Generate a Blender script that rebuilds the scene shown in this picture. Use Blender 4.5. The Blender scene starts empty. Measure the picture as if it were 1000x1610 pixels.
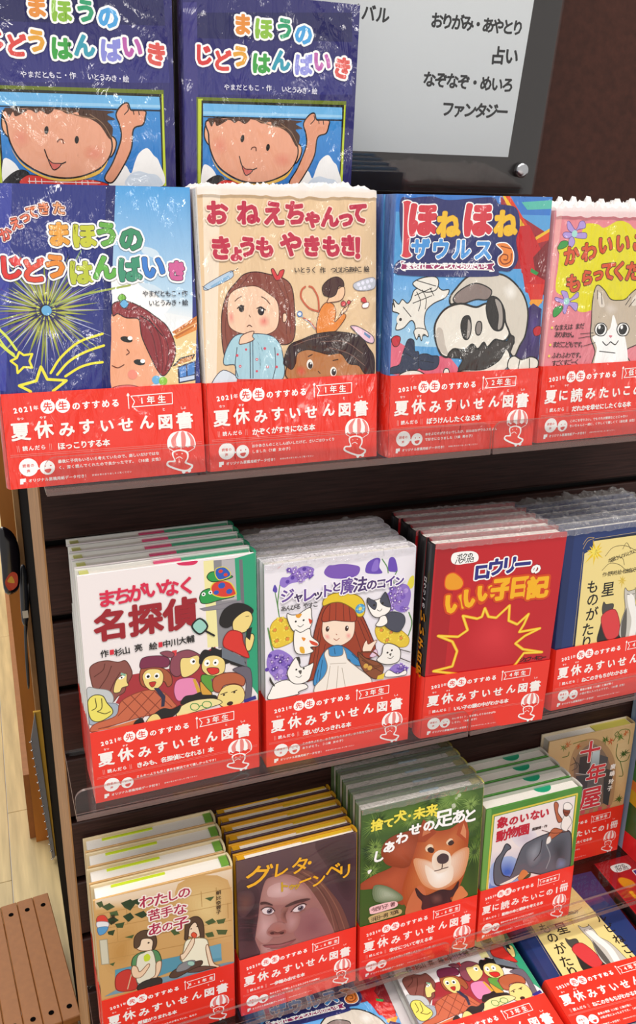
import bpy, math, random
import numpy as np
from mathutils import Matrix, Vector
from mathutils.geometry import tessellate_polygon, delaunay_2d_cdt

SC = bpy.context.scene
COL = SC.collection
# ------------------------------------------------------------------ camera
cam_d = bpy.data.cameras.new('camera'); cam = bpy.data.objects.new('camera', cam_d); COL.objects.link(cam)
RX = (0.93482569, -0.35486295, 0.01316112)     # image right, image down, view axis in the world
RY = (-0.10419381, -0.30953483, -0.94516233)
RZ = (0.33947692, 0.88219072, -0.32633563)
cam.matrix_world = Matrix(((RX[0], -RY[0], -RZ[0], -0.0346), (RX[1], -RY[1], -RZ[1], -0.7741),
                           (RX[2], -RY[2], -RZ[2], 0.2848), (0, 0, 0, 1)))
cam_d.sensor_fit = 'HORIZONTAL'; cam_d.sensor_width = 36.0; cam_d.lens = 1374.88 / 1000 * 36.0
cam_d.clip_start = 0.02; cam_d.clip_end = 60
SC.camera = cam
# ------------------------------------------------------------------ world
world = bpy.data.worlds.new('shop_air'); SC.world = world; world.use_nodes = True
bg = world.node_tree.nodes['Background']; bg.inputs[0].default_value = (1.0, 0.965, 0.93, 1); bg.inputs[1].default_value = 0.44
# ------------------------------------------------------------------ ceiling lights of the shop (long fluorescent fittings)
def area(name, loc, rot, sx, sy, power, col=(1, 0.95, 0.88)):
    l = bpy.data.lights.new(name, 'AREA'); l.shape = 'RECTANGLE'; l.size = sx; l.size_y = sy; l.energy = power; l.color = col
    o = bpy.data.objects.new(name, l); COL.objects.link(o); o.location = loc; o.rotation_euler = rot
    return o
area('ceiling_light', (0.3, -0.75, 1.75), (math.radians(-14), 0, 0), 2.4, 0.3, 42)
area('ceiling_light', (0.2, -2.3, 1.85), (math.radians(-35), 0, 0), 3.6, 0.4, 130)
area('ceiling_light', (0.0, -4.6, 1.9), (math.radians(-50), 0, 0), 5.0, 0.8, 420)
area('ceiling_light', (-0.8, 2.4, 1.9), (0, 0, 0), 1.2, 2.4, 60)
SC.view_settings.view_transform = 'Standard'; SC.view_settings.look = 'None'
SC.view_settings.gamma = 1.0; SC.view_settings.exposure = 0.38; SC.view_settings.use_curve_mapping = False
SC.cycles.max_bounces = 8; SC.cycles.transparent_max_bounces = 24
SC.cycles.caustics_reflective = False; SC.cycles.caustics_refractive = False

# ------------------------------------------------------------------ materials
def s2l(c): return c / 12.92 if c <= 0.04045 else ((c + 0.055) / 1.055) ** 2.4
def hexc(h):
    if len(h) == 3: h = ''.join(x * 2 for x in h)
    return tuple(s2l(int(h[i:i + 2], 16) / 255) for i in (0, 2, 4)) + (1.0,)
def new_mat(name):
    m = bpy.data.materials.new(name); m.use_nodes = True
    return m, m.node_tree.nodes, m.node_tree.links, m.node_tree.nodes['Principled BSDF']
def crinkle(N, L, scale, dist, stretch=(1, 1, 1), fine=0.0):
    tc = N.new('ShaderNodeTexCoord'); mp = N.new('ShaderNodeMapping'); mp.inputs['Scale'].default_value = stretch
    oi = N.new('ShaderNodeObjectInfo'); ad = N.new('ShaderNodeVectorMath'); ad.operation = 'ADD'
    ns = N.new('ShaderNodeTexNoise'); ns.inputs['Scale'].default_value = scale; ns.inputs['Detail'].default_value = 3
    ns.inputs['Distortion'].default_value = 1.6
    bp = N.new('ShaderNodeBump'); bp.inputs['Strength'].default_value = 1.0; bp.inputs['Distance'].default_value = dist
    L.new(tc.outputs['Object'], ad.inputs[0]); L.new(oi.outputs['Location'], ad.inputs[1]); L.new(ad.outputs[0], mp.inputs[0])
    L.new(mp.outputs[0], ns.inputs['Vector'])
    L.new(ns.outputs[0], bp.inputs['Height'])
    if fine:
        n2 = N.new('ShaderNodeTexNoise'); n2.inputs['Scale'].default_value = scale * 5; n2.inputs['Detail'].default_value = 4; n2.inputs['Distortion'].default_value = 3
        m2 = N.new('ShaderNodeMapping'); m2.inputs['Rotation'].default_value = (0, 0.7, 0); m2.inputs['Scale'].default_value = (1, 1, .35)
        b2 = N.new('ShaderNodeBump'); b2.inputs['Strength'].default_value = 1.0; b2.inputs['Distance'].default_value = fine
        L.new(ad.outputs[0], m2.inputs[0]); L.new(m2.outputs[0], n2.inputs['Vector']); L.new(n2.outputs[0], b2.inputs['Height']); L.new(bp.outputs[0], b2.inputs['Normal'])
        return b2
    return bp
def mat_print(name, coat, crough, scale, dist, stretch=(1, 1, 1), rough=0.45, fine=0.0):
    m, N, L, p = new_mat(name)
    a = N.new('ShaderNodeVertexColor'); a.layer_name = 'Col'; L.new(a.outputs[0], p.inputs['Base Color'])
    p.inputs['Roughness'].default_value = rough; p.inputs['Specular IOR Level'].default_value = 0.3
    p.inputs['Coat Weight'].default_value = coat; p.inputs['Coat Roughness'].default_value = crough
    p.inputs['Coat IOR'].default_value = 1.7 if fine else 1.5
    if dist: L.new(crinkle(N, L, scale, dist, stretch, fine).outputs[0], p.inputs['Coat Normal'])
    return m
M_FILM = mat_print('printed_cover_under_film', 1.0, 0.13, 11, 0.065, (1, 1, 0.6), fine=0.0075)
M_GLOSS = mat_print('glossy_printed_paper', 0.6, 0.16, 9, 0.003)
def mat_plain(name, col, rough=0.5, coat=0.0, metal=0.0, noise=0.0, nscale=30, nstretch=(1, 1, 1), bump=0.0, spec=0.5):
    m, N, L, p = new_mat(name); c = hexc(col)
    p.inputs['Base Color'].default_value = c; p.inputs['Roughness'].default_value = rough
    p.inputs['Coat Weight'].default_value = coat; p.inputs['Metallic'].default_value = metal
    p.inputs['Specular IOR Level'].default_value = spec
    if noise:
        tc = N.new('ShaderNodeTexCoord'); mp = N.new('ShaderNodeMapping'); mp.inputs['Scale'].default_value = nstretch
        ns = N.new('ShaderNodeTexNoise'); ns.inputs['Scale'].default_value = nscale; ns.inputs['Detail'].default_value = 6
        rp = N.new('ShaderNodeValToRGB'); rp.color_ramp.elements[0].position = 0.3; rp.color_ramp.elements[1].position = 0.7
        rp.color_ramp.elements[0].color = tuple(x * (1 - noise) for x in c[:3]) + (1,)
        rp.color_ramp.elements[1].color = tuple(min(1, x * (1 + noise)) for x in c[:3]) + (1,)
        L.new(tc.outputs['Object'], mp.inputs[0]); L.new(mp.outputs[0], ns.inputs['Vector']); L.new(ns.outputs[0], rp.inputs[0])
        L.new(rp.outputs[0], p.inputs['Base Color'])
        if bump:
            bp = N.new('ShaderNodeBump'); bp.inputs['Strength'].default_value = bump; bp.inputs['Distance'].default_value = 0.0006
            L.new(ns.outputs[0], bp.inputs['Height']); L.new(bp.outputs[0], p.inputs['Normal'])
    return m
M_SLAT = mat_plain('dark_walnut_laminate', '341f1b', 0.5, spec=0.22, noise=0.45, nscale=26, nstretch=(0.8, 1, 16), bump=0.4)
M_HEAD = mat_plain('red_brown_header_board', '3e2119', 0.4, spec=0.3, noise=0.2, nscale=120, bump=0.15)
M_GROOVE = mat_plain('dark_groove', '0c0807', 0.7)
M_MDF = mat_plain('raw_wood_edge', 'a87a4c', 0.7, noise=0.25, nscale=60, nstretch=(1, 1, .3))
M_ORANGE = mat_plain('orange_wood_board', 'b8742c', 0.55, noise=0.2, nscale=20, nstretch=(1, 1, .2))
M_BROWN = mat_plain('brown_stained_board', '9a6232', 0.55, noise=0.08, nscale=90)
M_FLOOR = mat_plain('pale_wood_floor', 'cdb684', 0.4, noise=0.22, nscale=9, nstretch=(6, .5, 1), bump=0.1)
M_BLACK = mat_plain('black_matt', '0c0909', 0.9, spec=0.02)
M_STEEL = mat_plain('polished_steel', 'd8dade', 0.16, metal=1.0)
M_PAPERSHEET = mat_plain('paper_sheet', 'd6e0e6', 0.55, noise=0.03, nscale=14)
M_INK = mat_plain('black_ink', '16181c', 0.5)
def mat_pages():
    m, N, L, p = new_mat('white_page_edges')
    tc = N.new('ShaderNodeTexCoord'); wv = N.new('ShaderNodeTexWave'); wv.bands_direction = 'Y'
    wv.inputs['Scale'].default_value = 900; wv.inputs['Distortion'].default_value = 0.6
    rp = N.new('ShaderNodeValToRGB'); rp.color_ramp.elements[0].color = hexc('cfc8bf'); rp.color_ramp.elements[1].color = hexc('f4f0ea')
    L.new(tc.outputs['Object'], wv.inputs['Vector']); L.new(wv.outputs['Fac'], rp.inputs[0]); L.new(rp.outputs[0], p.inputs['Base Color'])
    p.inputs['Roughness'].default_value = 0.7
    return m
M_PAGES = mat_pages()
def mat_clear(name, tint, gloss_rough, milk=0.0, milkcol=(0.9, 0.9, 0.95, 1), bump=None):
    m, N, L, p = new_mat(name); N.remove(p)
    out = N['Material Output']; tr = N.new('ShaderNodeBsdfTransparent'); tr.inputs[0].default_value = tint
    gl = N.new('ShaderNodeBsdfGlossy'); gl.inputs['Roughness'].default_value = gloss_rough
    fr = N.new('ShaderNodeFresnel'); ge = N.new('ShaderNodeNewGeometry'); mi = N.new('ShaderNodeMapRange')
    mi.inputs['To Min'].default_value = 1.49; mi.inputs['To Max'].default_value = 1 / 1.49      # same reflectance on both faces of a sheet
    L.new(ge.outputs['Backfacing'], mi.inputs['Value']); L.new(mi.outputs[0], fr.inputs[0])
    mx = N.new('ShaderNodeMixShader'); L.new(fr.outputs[0], mx.inputs[0]); L.new(tr.outputs[0], mx.inputs[1]); L.new(gl.outputs[0], mx.inputs[2])
    if bump:
        b = crinkle(N, L, bump[0], bump[1]); L.new(b.outputs[0], gl.inputs['Normal']); L.new(b.outputs[0], fr.inputs['Normal'])
    last = mx
    if milk:
        df = N.new('ShaderNodeBsdfDiffuse'); df.inputs[0].default_value = milkcol
        tl = N.new('ShaderNodeBsdfTranslucent'); tl.inputs[0].default_value = milkcol
        ad = N.new('ShaderNodeMixShader'); ad.inputs[0].default_value = 0.4; L.new(df.outputs[0], ad.inputs[1]); L.new(tl.outputs[0], ad.inputs[2])
        m2 = N.new('ShaderNodeMixShader'); m2.inputs[0].default_value = milk; L.new(mx.outputs[0], m2.inputs[1]); L.new(ad.outputs[0], m2.inputs[2]); last = m2
    L.new(last.outputs[0], out.inputs[0])
    return m
M_ACRYL = mat_clear('clear_acrylic', (0.985, 0.98, 0.98, 1), 0.02)
M_ACRYL_EDGE = mat_clear('acrylic_edge', (0.9, 0.82, 0.8, 1), 0.2, 0.45, (0.40, 0.29, 0.27, 1))
M_WRAP = mat_clear('crumpled_shrink_film', (0.97, 0.97, 0.98, 1), 0.10, 0.16, (1, 1, 1, 1), bump=(120, 0.006))
M_WRAPB = mat_clear('thick_shrink_film', (0.97, 0.97, 0.98, 1), 0.12, 0.8, (1, 1, 1, 1), bump=(120, 0.003))

# ------------------------------------------------------------------ mesh helpers
def link(name, me, mat, parent=None):
    o = bpy.data.objects.new(name, me); COL.objects.link(o)
    for m in (mat if isinstance(mat, (list, tuple)) else [mat]): me.materials.append(m)
    if parent is not None: o.parent = parent
    return o
class MB:
    def __init__(s): s.v = []; s.f = []; s.c = []; s.m = []
    def add(s, vs, fs, col=None, mi=0):
        b = len(s.v); s.v += [tuple(v) for v in vs]; s.f += [tuple(b + i for i in f) for f in fs]
        s.c += [col] * len(fs); s.m += [mi] * len(fs)
    def box(s, a, b, col=None, mi=0, bev=0.0):
        x0, y0, z0 = a; x1, y1, z1 = b
        if not bev:
            s.add([(x0, y0, z0), (x1, y0, z0), (x1, y1, z0), (x0, y1, z0), (x0, y0, z1), (x1, y0, z1), (x1, y1, z1), (x0, y1, z1)],
                  [(0, 3, 2, 1), (4, 5, 6, 7), (0, 1, 5, 4), (1, 2, 6, 5), (2, 3, 7, 6), (3, 0, 4, 7)], col, mi); return
        e = bev; vs = []; ids = {}
        for ix, X in enumerate((x0, x1)):
            for iy, Y in enumerate((y0, y1)):
                for iz, Z in enumerate((z0, z1)):
                    sx, sy, sz = (1 - 2 * ix) * e, (1 - 2 * iy) * e, (1 - 2 * iz) * e
                    ids[ix, iy, iz] = len(vs); vs += [(X, Y + sy, Z + sz), (X + sx, Y, Z + sz), (X + sx, Y + sy, Z)]
        fs = []
        def q(k, c): fs.append(tuple(ids[t] + k for t in c))
        for ix in (0, 1):
            c = [(ix, 0, 0), (ix, 0, 1), (ix, 1, 1), (ix, 1, 0)]; q(0, c if ix == 0 else c[::-1])
        for iy in (0, 1):
            c = [(0, iy, 0), (1, iy, 0), (1, iy, 1), (0, iy, 1)]; q(1, c if iy == 0 else c[::-1])
        for iz in (0, 1):
            c = [(0, 0, iz), (0, 1, iz), (1, 1, iz), (1, 0, iz)]; q(2, c if iz == 0 else c[::-1])
        for t, i in ids.items(): fs.append((i, i + 1, i + 2))
        for ax in range(3):
            o = [a_ for a_ in range(3) if a_ != ax]
            for p_ in (0, 1):
                for r_ in (0, 1):
                    t0 = [0, 0, 0]; t0[o[0]] = p_; t0[o[1]] = r_; t1 = list(t0); t1[ax] = 1
                    t0 = tuple(t0); t1 = tuple(t1)
                    fs.append((ids[t0] + o[0], ids[t1] + o[0], ids[t1] + o[1], ids[t0] + o[1]))
        s.add(vs, fs, col, mi)
    def build(s, name, mat, parent=None, smooth=False, recalc=False):
        me = bpy.data.meshes.new(name); me.from_pydata(s.v, [], s.f); me.update()
        if recalc:
            import bmesh
            bm = bmesh.new(); bm.from_mesh(me); bmesh.ops.recalc_face_normals(bm, faces=bm.faces); bm.to_mesh(me); bm.free()
        if any(c is not None for c in s.c):
            at = me.color_attributes.new('Col', 'FLOAT_COLOR', 'CORNER')
            arr = []
            for f, c in zip(s.f, s.c): arr += list(c or (1, 1, 1, 1)) * len(f)
            at.data.foreach_set('color', arr)
        if any(s.m): me.polygons.foreach_set('material_index', s.m)
        if smooth: me.polygons.foreach_set('use_smooth', [True] * len(s.f))
        return link(name, me, mat, parent)
def empty(name, loc=(0, 0, 0), rot=None):
    o = bpy.data.objects.new(name, None); COL.objects.link(o); o.location = loc; o.empty_display_size = 0.02
    if rot is not None: o.rotation_euler = rot
    return o
def tag(o, label=None, cat=None, group=None, kind=None):
    if label: o['label'] = label
    if cat: o['category'] = cat
    if group: o['group'] = group
    if kind: o['kind'] = kind
    return o

# ------------------------------------------------------------------ lettering: glyph outlines to flat meshes
GL = {}
def load_glyphs(chars):
    obs = {}
    for ch in chars:
        if ch in GL or ch in ' _': continue
        c = bpy.data.curves.new('g', 'FONT'); c.body = ch; c.size = 1; c.resolution_u = 2
        o = bpy.data.objects.new('g', c); COL.objects.link(o); obs[ch] = o
    dg = bpy.context.evaluated_depsgraph_get()
    for ch, o in obs.items():
        ev = o.evaluated_get(dg); m = ev.to_mesh(); m.calc_loop_triangles()
        v = np.array([p.co[:2] for p in m.vertices], float).reshape(-1, 2)
        t = np.array([tuple(x.vertices) for x in m.loop_triangles], int).reshape(-1, 3)
        cnt = {}
        for a in t:
            for i in range(3):
                e = (a[i], a[(i + 1) % 3]); k = (min(e), max(e)); cnt[k] = cnt.get(k, 0) + 1
        # merge doubles so that only true outline edges count
        e = np.array([k for k, n in cnt.items() if n == 1], int).reshape(-1, 2)
        wide = ord(ch) > 0x2000
        cx = 0.5 if wide else (v[:, 0].min() + v[:, 0].max()) / 2 if len(v) else 0.3
        v = v - np.array([cx, 0.36]); GL[ch] = (v, t, e)
        ev.to_mesh_clear()
    for o in obs.values():
        c = o.data; bpy.data.objects.remove(o); bpy.data.curves.remove(c)
FAT = {}
def union(verts, faces, eps):
    """one non-overlapping triangle mesh covering the same area as the overlapping convex faces"""
    ed = [(f[i], f[(i + 1) % len(f)]) for f in faces for i in range(len(f))]
    r = delaunay_2d_cdt([Vector(p) for p in verts], ed, [], 0, eps)
    v = np.array([tuple(p) for p in r[0]], float).reshape(-1, 2)
    t = np.array([(f[0], f[j], f[j + 1]) for f in r[2] for j in range(1, len(f) - 1)], int).reshape(-1, 3)
    if not len(t): return v, t
    a, b, c = v[t[:, 0]], v[t[:, 1]], v[t[:, 2]]
    cr = (b[:, 0] - a[:, 0]) * (c[:, 1] - a[:, 1]) - (b[:, 1] - a[:, 1]) * (c[:, 0] - a[:, 0])
    t[cr < 0] = t[cr < 0][:, ::-1]; t = t[np.abs(cr) > 1e-12]
    ce = v[t].mean(1); m = max(map(len, faces)); V = np.array(verts, float)
    P = V[np.array([list(f) + [f[-1]] * (m - len(f)) for f in faces])]           # faces x m x 2
    Q = np.roll(P, -1, 1); E = Q - P
    ar = (P[:, :, 0] * Q[:, :, 1] - P[:, :, 1] * Q[:, :, 0]).sum(1); sg = np.where(ar < 0, -1.0, 1.0)
    keep = np.zeros(len(t), bool)
    for i0 in range(0, len(t), 400):
        C = ce[i0:i0 + 400]
        X = (E[None, :, :, 0] * (C[:, None, None, 1] - P[None, :, :, 1]) - E[None, :, :, 1] * (C[:, None, None, 0] - P[None, :, :, 0])) * sg[None, :, None]
        keep[i0:i0 + 400] = (X >= -1e-12).all(2).any(1)
    return v, t[keep]
def fat_glyph(ch, ratio):
    v, t, e = GL[ch]
    q = round(ratio / 0.004) * 0.004
    if q <= 0 or not len(e): return v, t
    if (ch, q) in FAT: return FAT[ch, q]
    vs = [tuple(p) for p in v]; fs = [tuple(int(i) for i in f) for f in t]
    ns = 6 if q < .05 else 8; ring = [(math.cos(2 * math.pi * i / ns), math.sin(2 * math.pi * i / ns)) for i in range(ns)]
    for i, j in e:
        a, b = v[i], v[j]; d = b - a; L = math.hypot(*d)
        if L < 1e-9: continue
        nn = np.array([-d[1], d[0]]) / L * q; k = len(vs); vs += [tuple(a - nn), tuple(b - nn), tuple(b + nn), tuple(a + nn)]; fs.append((k, k + 1, k + 2, k + 3))
    for i in np.unique(e):
        k = len(vs); vs += [(v[i][0] + x * q, v[i][1] + y * q) for x, y in ring]; fs.append(tuple(range(k, k + ns)))
    FAT[ch, q] = union(vs, fs, 1e-5)
    return FAT[ch, q]
HEX = np.array([(math.cos(a), math.sin(a)) for a in [i * math.pi / 3 for i in range(6)]])
class Flat:
    """coloured flat shapes in a cover's own plane, x right, z up, in metres; each shape one step further out"""
    STEP = 4e-6
    def __init__(s): s.k = 0; s.parts = {}
    def _put(s, part, v2, tris, col, k=None):
        P = s.parts.setdefault(part, {'v': [], 't': [], 'c': [], 'n': 0})
        k = s.k if k is None else k
        v2 = np.asarray(v2, float)
        v = np.column_stack([v2[:, 0], np.full(len(v2), -k * s.STEP), v2[:, 1]])
        tris = np.asarray(tris, int)
        if not len(tris): return
        P['v'].append(v); P['t'].append(tris + P['n']); P['n'] += len(v)
        col = np.asarray(col, float)
        if col.ndim == 1: cc = np.tile(col, (len(tris) * 3, 1))
        else: cc = col[tris.ravel()]
        P['c'].append(cc)
    def poly(s, pts, col, part='cover_print'):
        if len(pts) < 3: return
        t = tessellate_polygon([[Vector((x, y, 0)) for x, y in pts]])
        v = np.array(pts)
        tt = []
        for a in t:
            p, q, r = (v[i] for i in a)
            cr = (q[0] - p[0]) * (r[1] - p[1]) - (q[1] - p[1]) * (r[0] - p[0])
            tt.append(a if cr > 0 else (a[0], a[2], a[1]))
        s._put(part, v, tt, col); s.k += 1
    def line(s, pts, w, col, part='cover_print', closed=False):
        vs, fs = [], []; n = len(pts)
        for i in range(n if closed else n - 1):
            a = np.array(pts[i]); b = np.array(pts[(i + 1) % n]); d = b - a; L = math.hypot(*d)
            if L < 1e-6: continue
            nn = np.array([-d[1], d[0]]) / L * w / 2; k = len(vs)
            vs += [tuple(a - nn), tuple(b - nn), tuple(b + nn), tuple(a + nn)]; fs.append((k, k + 1, k + 2, k + 3))
        for i in range(n):
            k = len(vs); vs += [(pts[i][0] + h[0] * w / 2, pts[i][1] + h[1] * w / 2) for h in HEX]; fs.append(tuple(range(k, k + 6)))
        v, t = union([(x * 100, y * 100) for x, y in vs], fs, 1e-5)
        if len(t): s._put(part, v / 100, t, col); s.k += 1
    def ell(s, c, rx, ry, rot, col, part='cover_print', n=20):
        ca, sa = math.cos(rot), math.sin(rot)
        s.poly([(c[0] + rx * math.cos(a) * ca - ry * math.sin(a) * sa, c[1] + rx * math.cos(a) * sa + ry * math.sin(a) * ca)
                for a in [i * 2 * math.pi / n for i in range(n)]], col, part)
    def glyph(s, ch, c, size, rot, bold, col, part, k):
        if ch in ' _': return
        v, t = fat_glyph(ch, bold / size)
        ca, sa = math.cos(rot), math.sin(rot); R = np.array([[ca, sa], [-sa, ca]])
        s._put(part, (v * size) @ R + np.array(c), t, col, k)
    def text(s, items, size, bold, outl, part='title_lettering'):
        """items: (char, centre, colour, rot, size)"""
        for ow, oc in sorted(outl, reverse=True):
            for i, (ch, c, col, rot, sz) in enumerate(items): s.glyph(ch, c, sz, rot, bold + ow, oc, part, s.k + (i % 3) * .4)
            s.k += 1.4
        for i, (ch, c, col, rot, sz) in enumerate(items): s.glyph(ch, c, sz, rot, bold, col, part, s.k + (i % 3) * .4)
        s.k += 1.4
    def build(s, parent, mat, y0, names=None):
        out = []
        for part, P in s.parts.items():
            v = np.concatenate(P['v']); t = np.concatenate(P['t']); c = np.concatenate(P['c'])
            if c.shape[1] == 3: c = np.column_stack([c, np.ones(len(c))])
            v = v + np.array([0, y0, 0])
            me = bpy.data.meshes.new(part); me.vertices.add(len(v)); me.vertices.foreach_set('co', v.ravel())
            me.loops.add(len(t) * 3); me.loops.foreach_set('vertex_index', t.ravel())
            me.polygons.add(len(t)); me.polygons.foreach_set('loop_start', np.arange(len(t)) * 3)
            me.update(calc_edges=True)
            at = me.color_attributes.new('Col', 'FLOAT_COLOR', 'CORNER'); at.data.foreach_set('color', c.ravel())
            out.append(link(part, me, mat, parent))
        return out
def catmull(p, closed, n=5):
    p = [np.array(q, float) for q in p]; m = len(p)
    if m < 3: return [tuple(q) for q in p]
    out = []
    for i in range(m if closed else m - 1):
        p0 = p[(i - 1) % m] if closed or i > 0 else p[0] * 2 - p[1]
        p1 = p[i]; p2 = p[(i + 1) % m]
        p3 = p[(i + 2) % m] if closed or i + 2 < m else p[-1] * 2 - p[-2]
        for j in range(n):
            t = j / n
            out.append(tuple(0.5 * (2 * p1 + (p2 - p0) * t + (2 * p0 - 5 * p1 + 4 * p2 - p3) * t * t + (3 * p1 - p0 - 3 * p2 + p3) * t ** 3)))
    if not closed: out.append(tuple(p[-1]))
    return out
def draw(F, text, sx=1.0, W=None, H=None):
    """interpret one drawing: coordinates in 0.1 mm, widths in 0.01 mm"""
    def xy(q):
        a, b = q.split(','); return (float(a) * 1e-4 * sx, float(b) * 1e-4)
    def clip(ps):
        if W is None: return ps
        return [(min(max(x, 0), W), min(max(y, 0), H)) for x, y in ps]
    def outl(q): return [] if q == '-' else [(float(a.split(':')[0]) * 1e-5, hexc(a.split(':')[1])) for a in q.split('/')]
    run = []; rstyle = None
    def flush():
        nonlocal run
        if run: F.text(run, 0, rstyle[0], rstyle[1])
        run = []
    for L in text.split('\n'):
        t = L.split(); c = t[0]
        if c == 'k':
            st = (float(t[6]) * 1e-5, outl(t[7]))
            if run and st != rstyle: flush()
            rstyle = st; run.append((t[1], xy(t[2]), hexc(t[3]), math.radians(float(t[4])), float(t[5]) * 1e-5 * sx)); continue
        flush()
        if c == 'base': F.poly([(0, 0), (W, 0), (W, H), (0, H)], hexc(t[1]))
        elif c == 'P': F.poly([xy(q) for q in t[2:]], hexc(t[1]))
        elif c == 'B': F.poly(clip(catmull([xy(q) for q in t[2:]], True)), hexc(t[1]))
        elif c == 'Q':
            v = [xy(q) for q in t[3:7]]; a, b = hexc(t[1]), hexc(t[2])
            F._put('cover_print', v, [(0, 2, 1), (0, 3, 2)], [a, a, b, b]); F.k += 1
        elif c == 'C': F.ell(xy(t[2]), float(t[3]) * 1e-5, float(t[3]) * 1e-5, 0, hexc(t[1]))
        elif c == 'E': a, b = t[3].split(','); F.ell(xy(t[2]), float(a) * 1e-5, float(b) * 1e-5, math.radians(float(t[4])), hexc(t[1]))
        elif c == 'L': F.line(clip(catmull([xy(q) for q in t[3:]], False, 4)), float(t[2]) * 1e-5, hexc(t[1]))
        elif c == 'O':
            p = [xy(q) for q in t[4:]]
            F.line(clip(catmull(p, True, 4)) if t[3] == 'B' else p, float(t[2]) * 1e-5, hexc(t[1]), closed=True)
        elif c == 'F':
            p = [xy(q) for q in t[5:]]; p = clip(catmull(p, True)) if t[4] == 'B' else p
            F.poly(p, hexc(t[1])); F.line(p, float(t[3]) * 1e-5, hexc(t[2]), closed=True)
        elif c == 'S':
            p = np.array(clip(catmull([xy(q) for q in t[4:]], True, 4))); n = int(t[3]) * 2; ce = p.mean(0); a, b = np.array(hexc(t[1])), np.array(hexc(t[2]))
            for i in range(n):
                f = (i + 1) / n; F.poly([tuple(q) for q in ce + (p - ce) * (1 - i / n * 0.92)], tuple(a * (1 - f) + b * f))
        elif c == 'R':
            rnd = random.Random(int(t[7])); cx, cy = xy(t[6]); n = int(t[1]); r0, r1, w = (float(q) * 1e-5 for q in t[2:5]); vs = []; ts = []
            for i in range(n):
                a = 2 * math.pi * (i + rnd.uniform(-.3, .3)) / n; r = r1 * rnd.uniform(0.55, 1); d = np.array([math.cos(a), math.sin(a)]); nn = np.array([-d[1], d[0]]) * w / 2
                k = len(vs); m = np.array([cx, cy]) + d * (r0 + (r - r0) * .35); vs += clip([tuple(np.array([cx, cy]) + d * r0), tuple(m - nn), tuple(np.array([cx, cy]) + d * r), tuple(m + nn)])
                ts += [(k, k + 1, k + 2), (k, k + 2, k + 3)]
            F._put('cover_print', vs, ts, hexc(t[5])); F.k += 1
        elif c == 't':
            a, b = xy(t[2]), xy(t[3]); st = t[7]; n = len(st); sz = float(t[4]) * 1e-5 * sx
            rot = math.atan2(b[1] - a[1], b[0] - a[0]) if n > 1 and b[0] > a[0] else 0.0
            # digits and latin letters take less room than kana
            wd = [0.62 if ord(q) < 128 else 1.0 for q in st]; pos = [0.0]
            for i in range(1, n): pos.append(pos[-1] + (wd[i - 1] + wd[i]) / 2)
            tot = pos[-1] or 1.0
            F.text([(q, (a[0] + (b[0] - a[0]) * pos[i] / tot, a[1] + (b[1] - a[1]) * pos[i] / tot), hexc(t[1]), rot, sz) for i, q in enumerate(st)], 0, float(t[5]) * 1e-5, outl(t[6]))
    flush()
def draw_all_chars():
    s = set('1234567890-')
    for v in list(ART.values()) + [BANDTXT]:
        for L in v.split('\n'):
            t = L.split()
            if t and t[0] == 'k': s.add(t[1])
            elif t and t[0] == 't': s.update(t[7])
            elif t and t[0] not in 'PBQCELOFSR' and t[0] != 'base': s.update(L)
    for v in BAND.values(): s.update(v[0] + v[1] + ''.join(v[2]))
    s.update('夏休みすいせん図書夏に読みたいこの1冊オリジナル原稿用紙データ付き！詳細は帯の折り返しをご覧ください')
    return sorted(x for x in s if x not in ' _\t')

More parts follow.
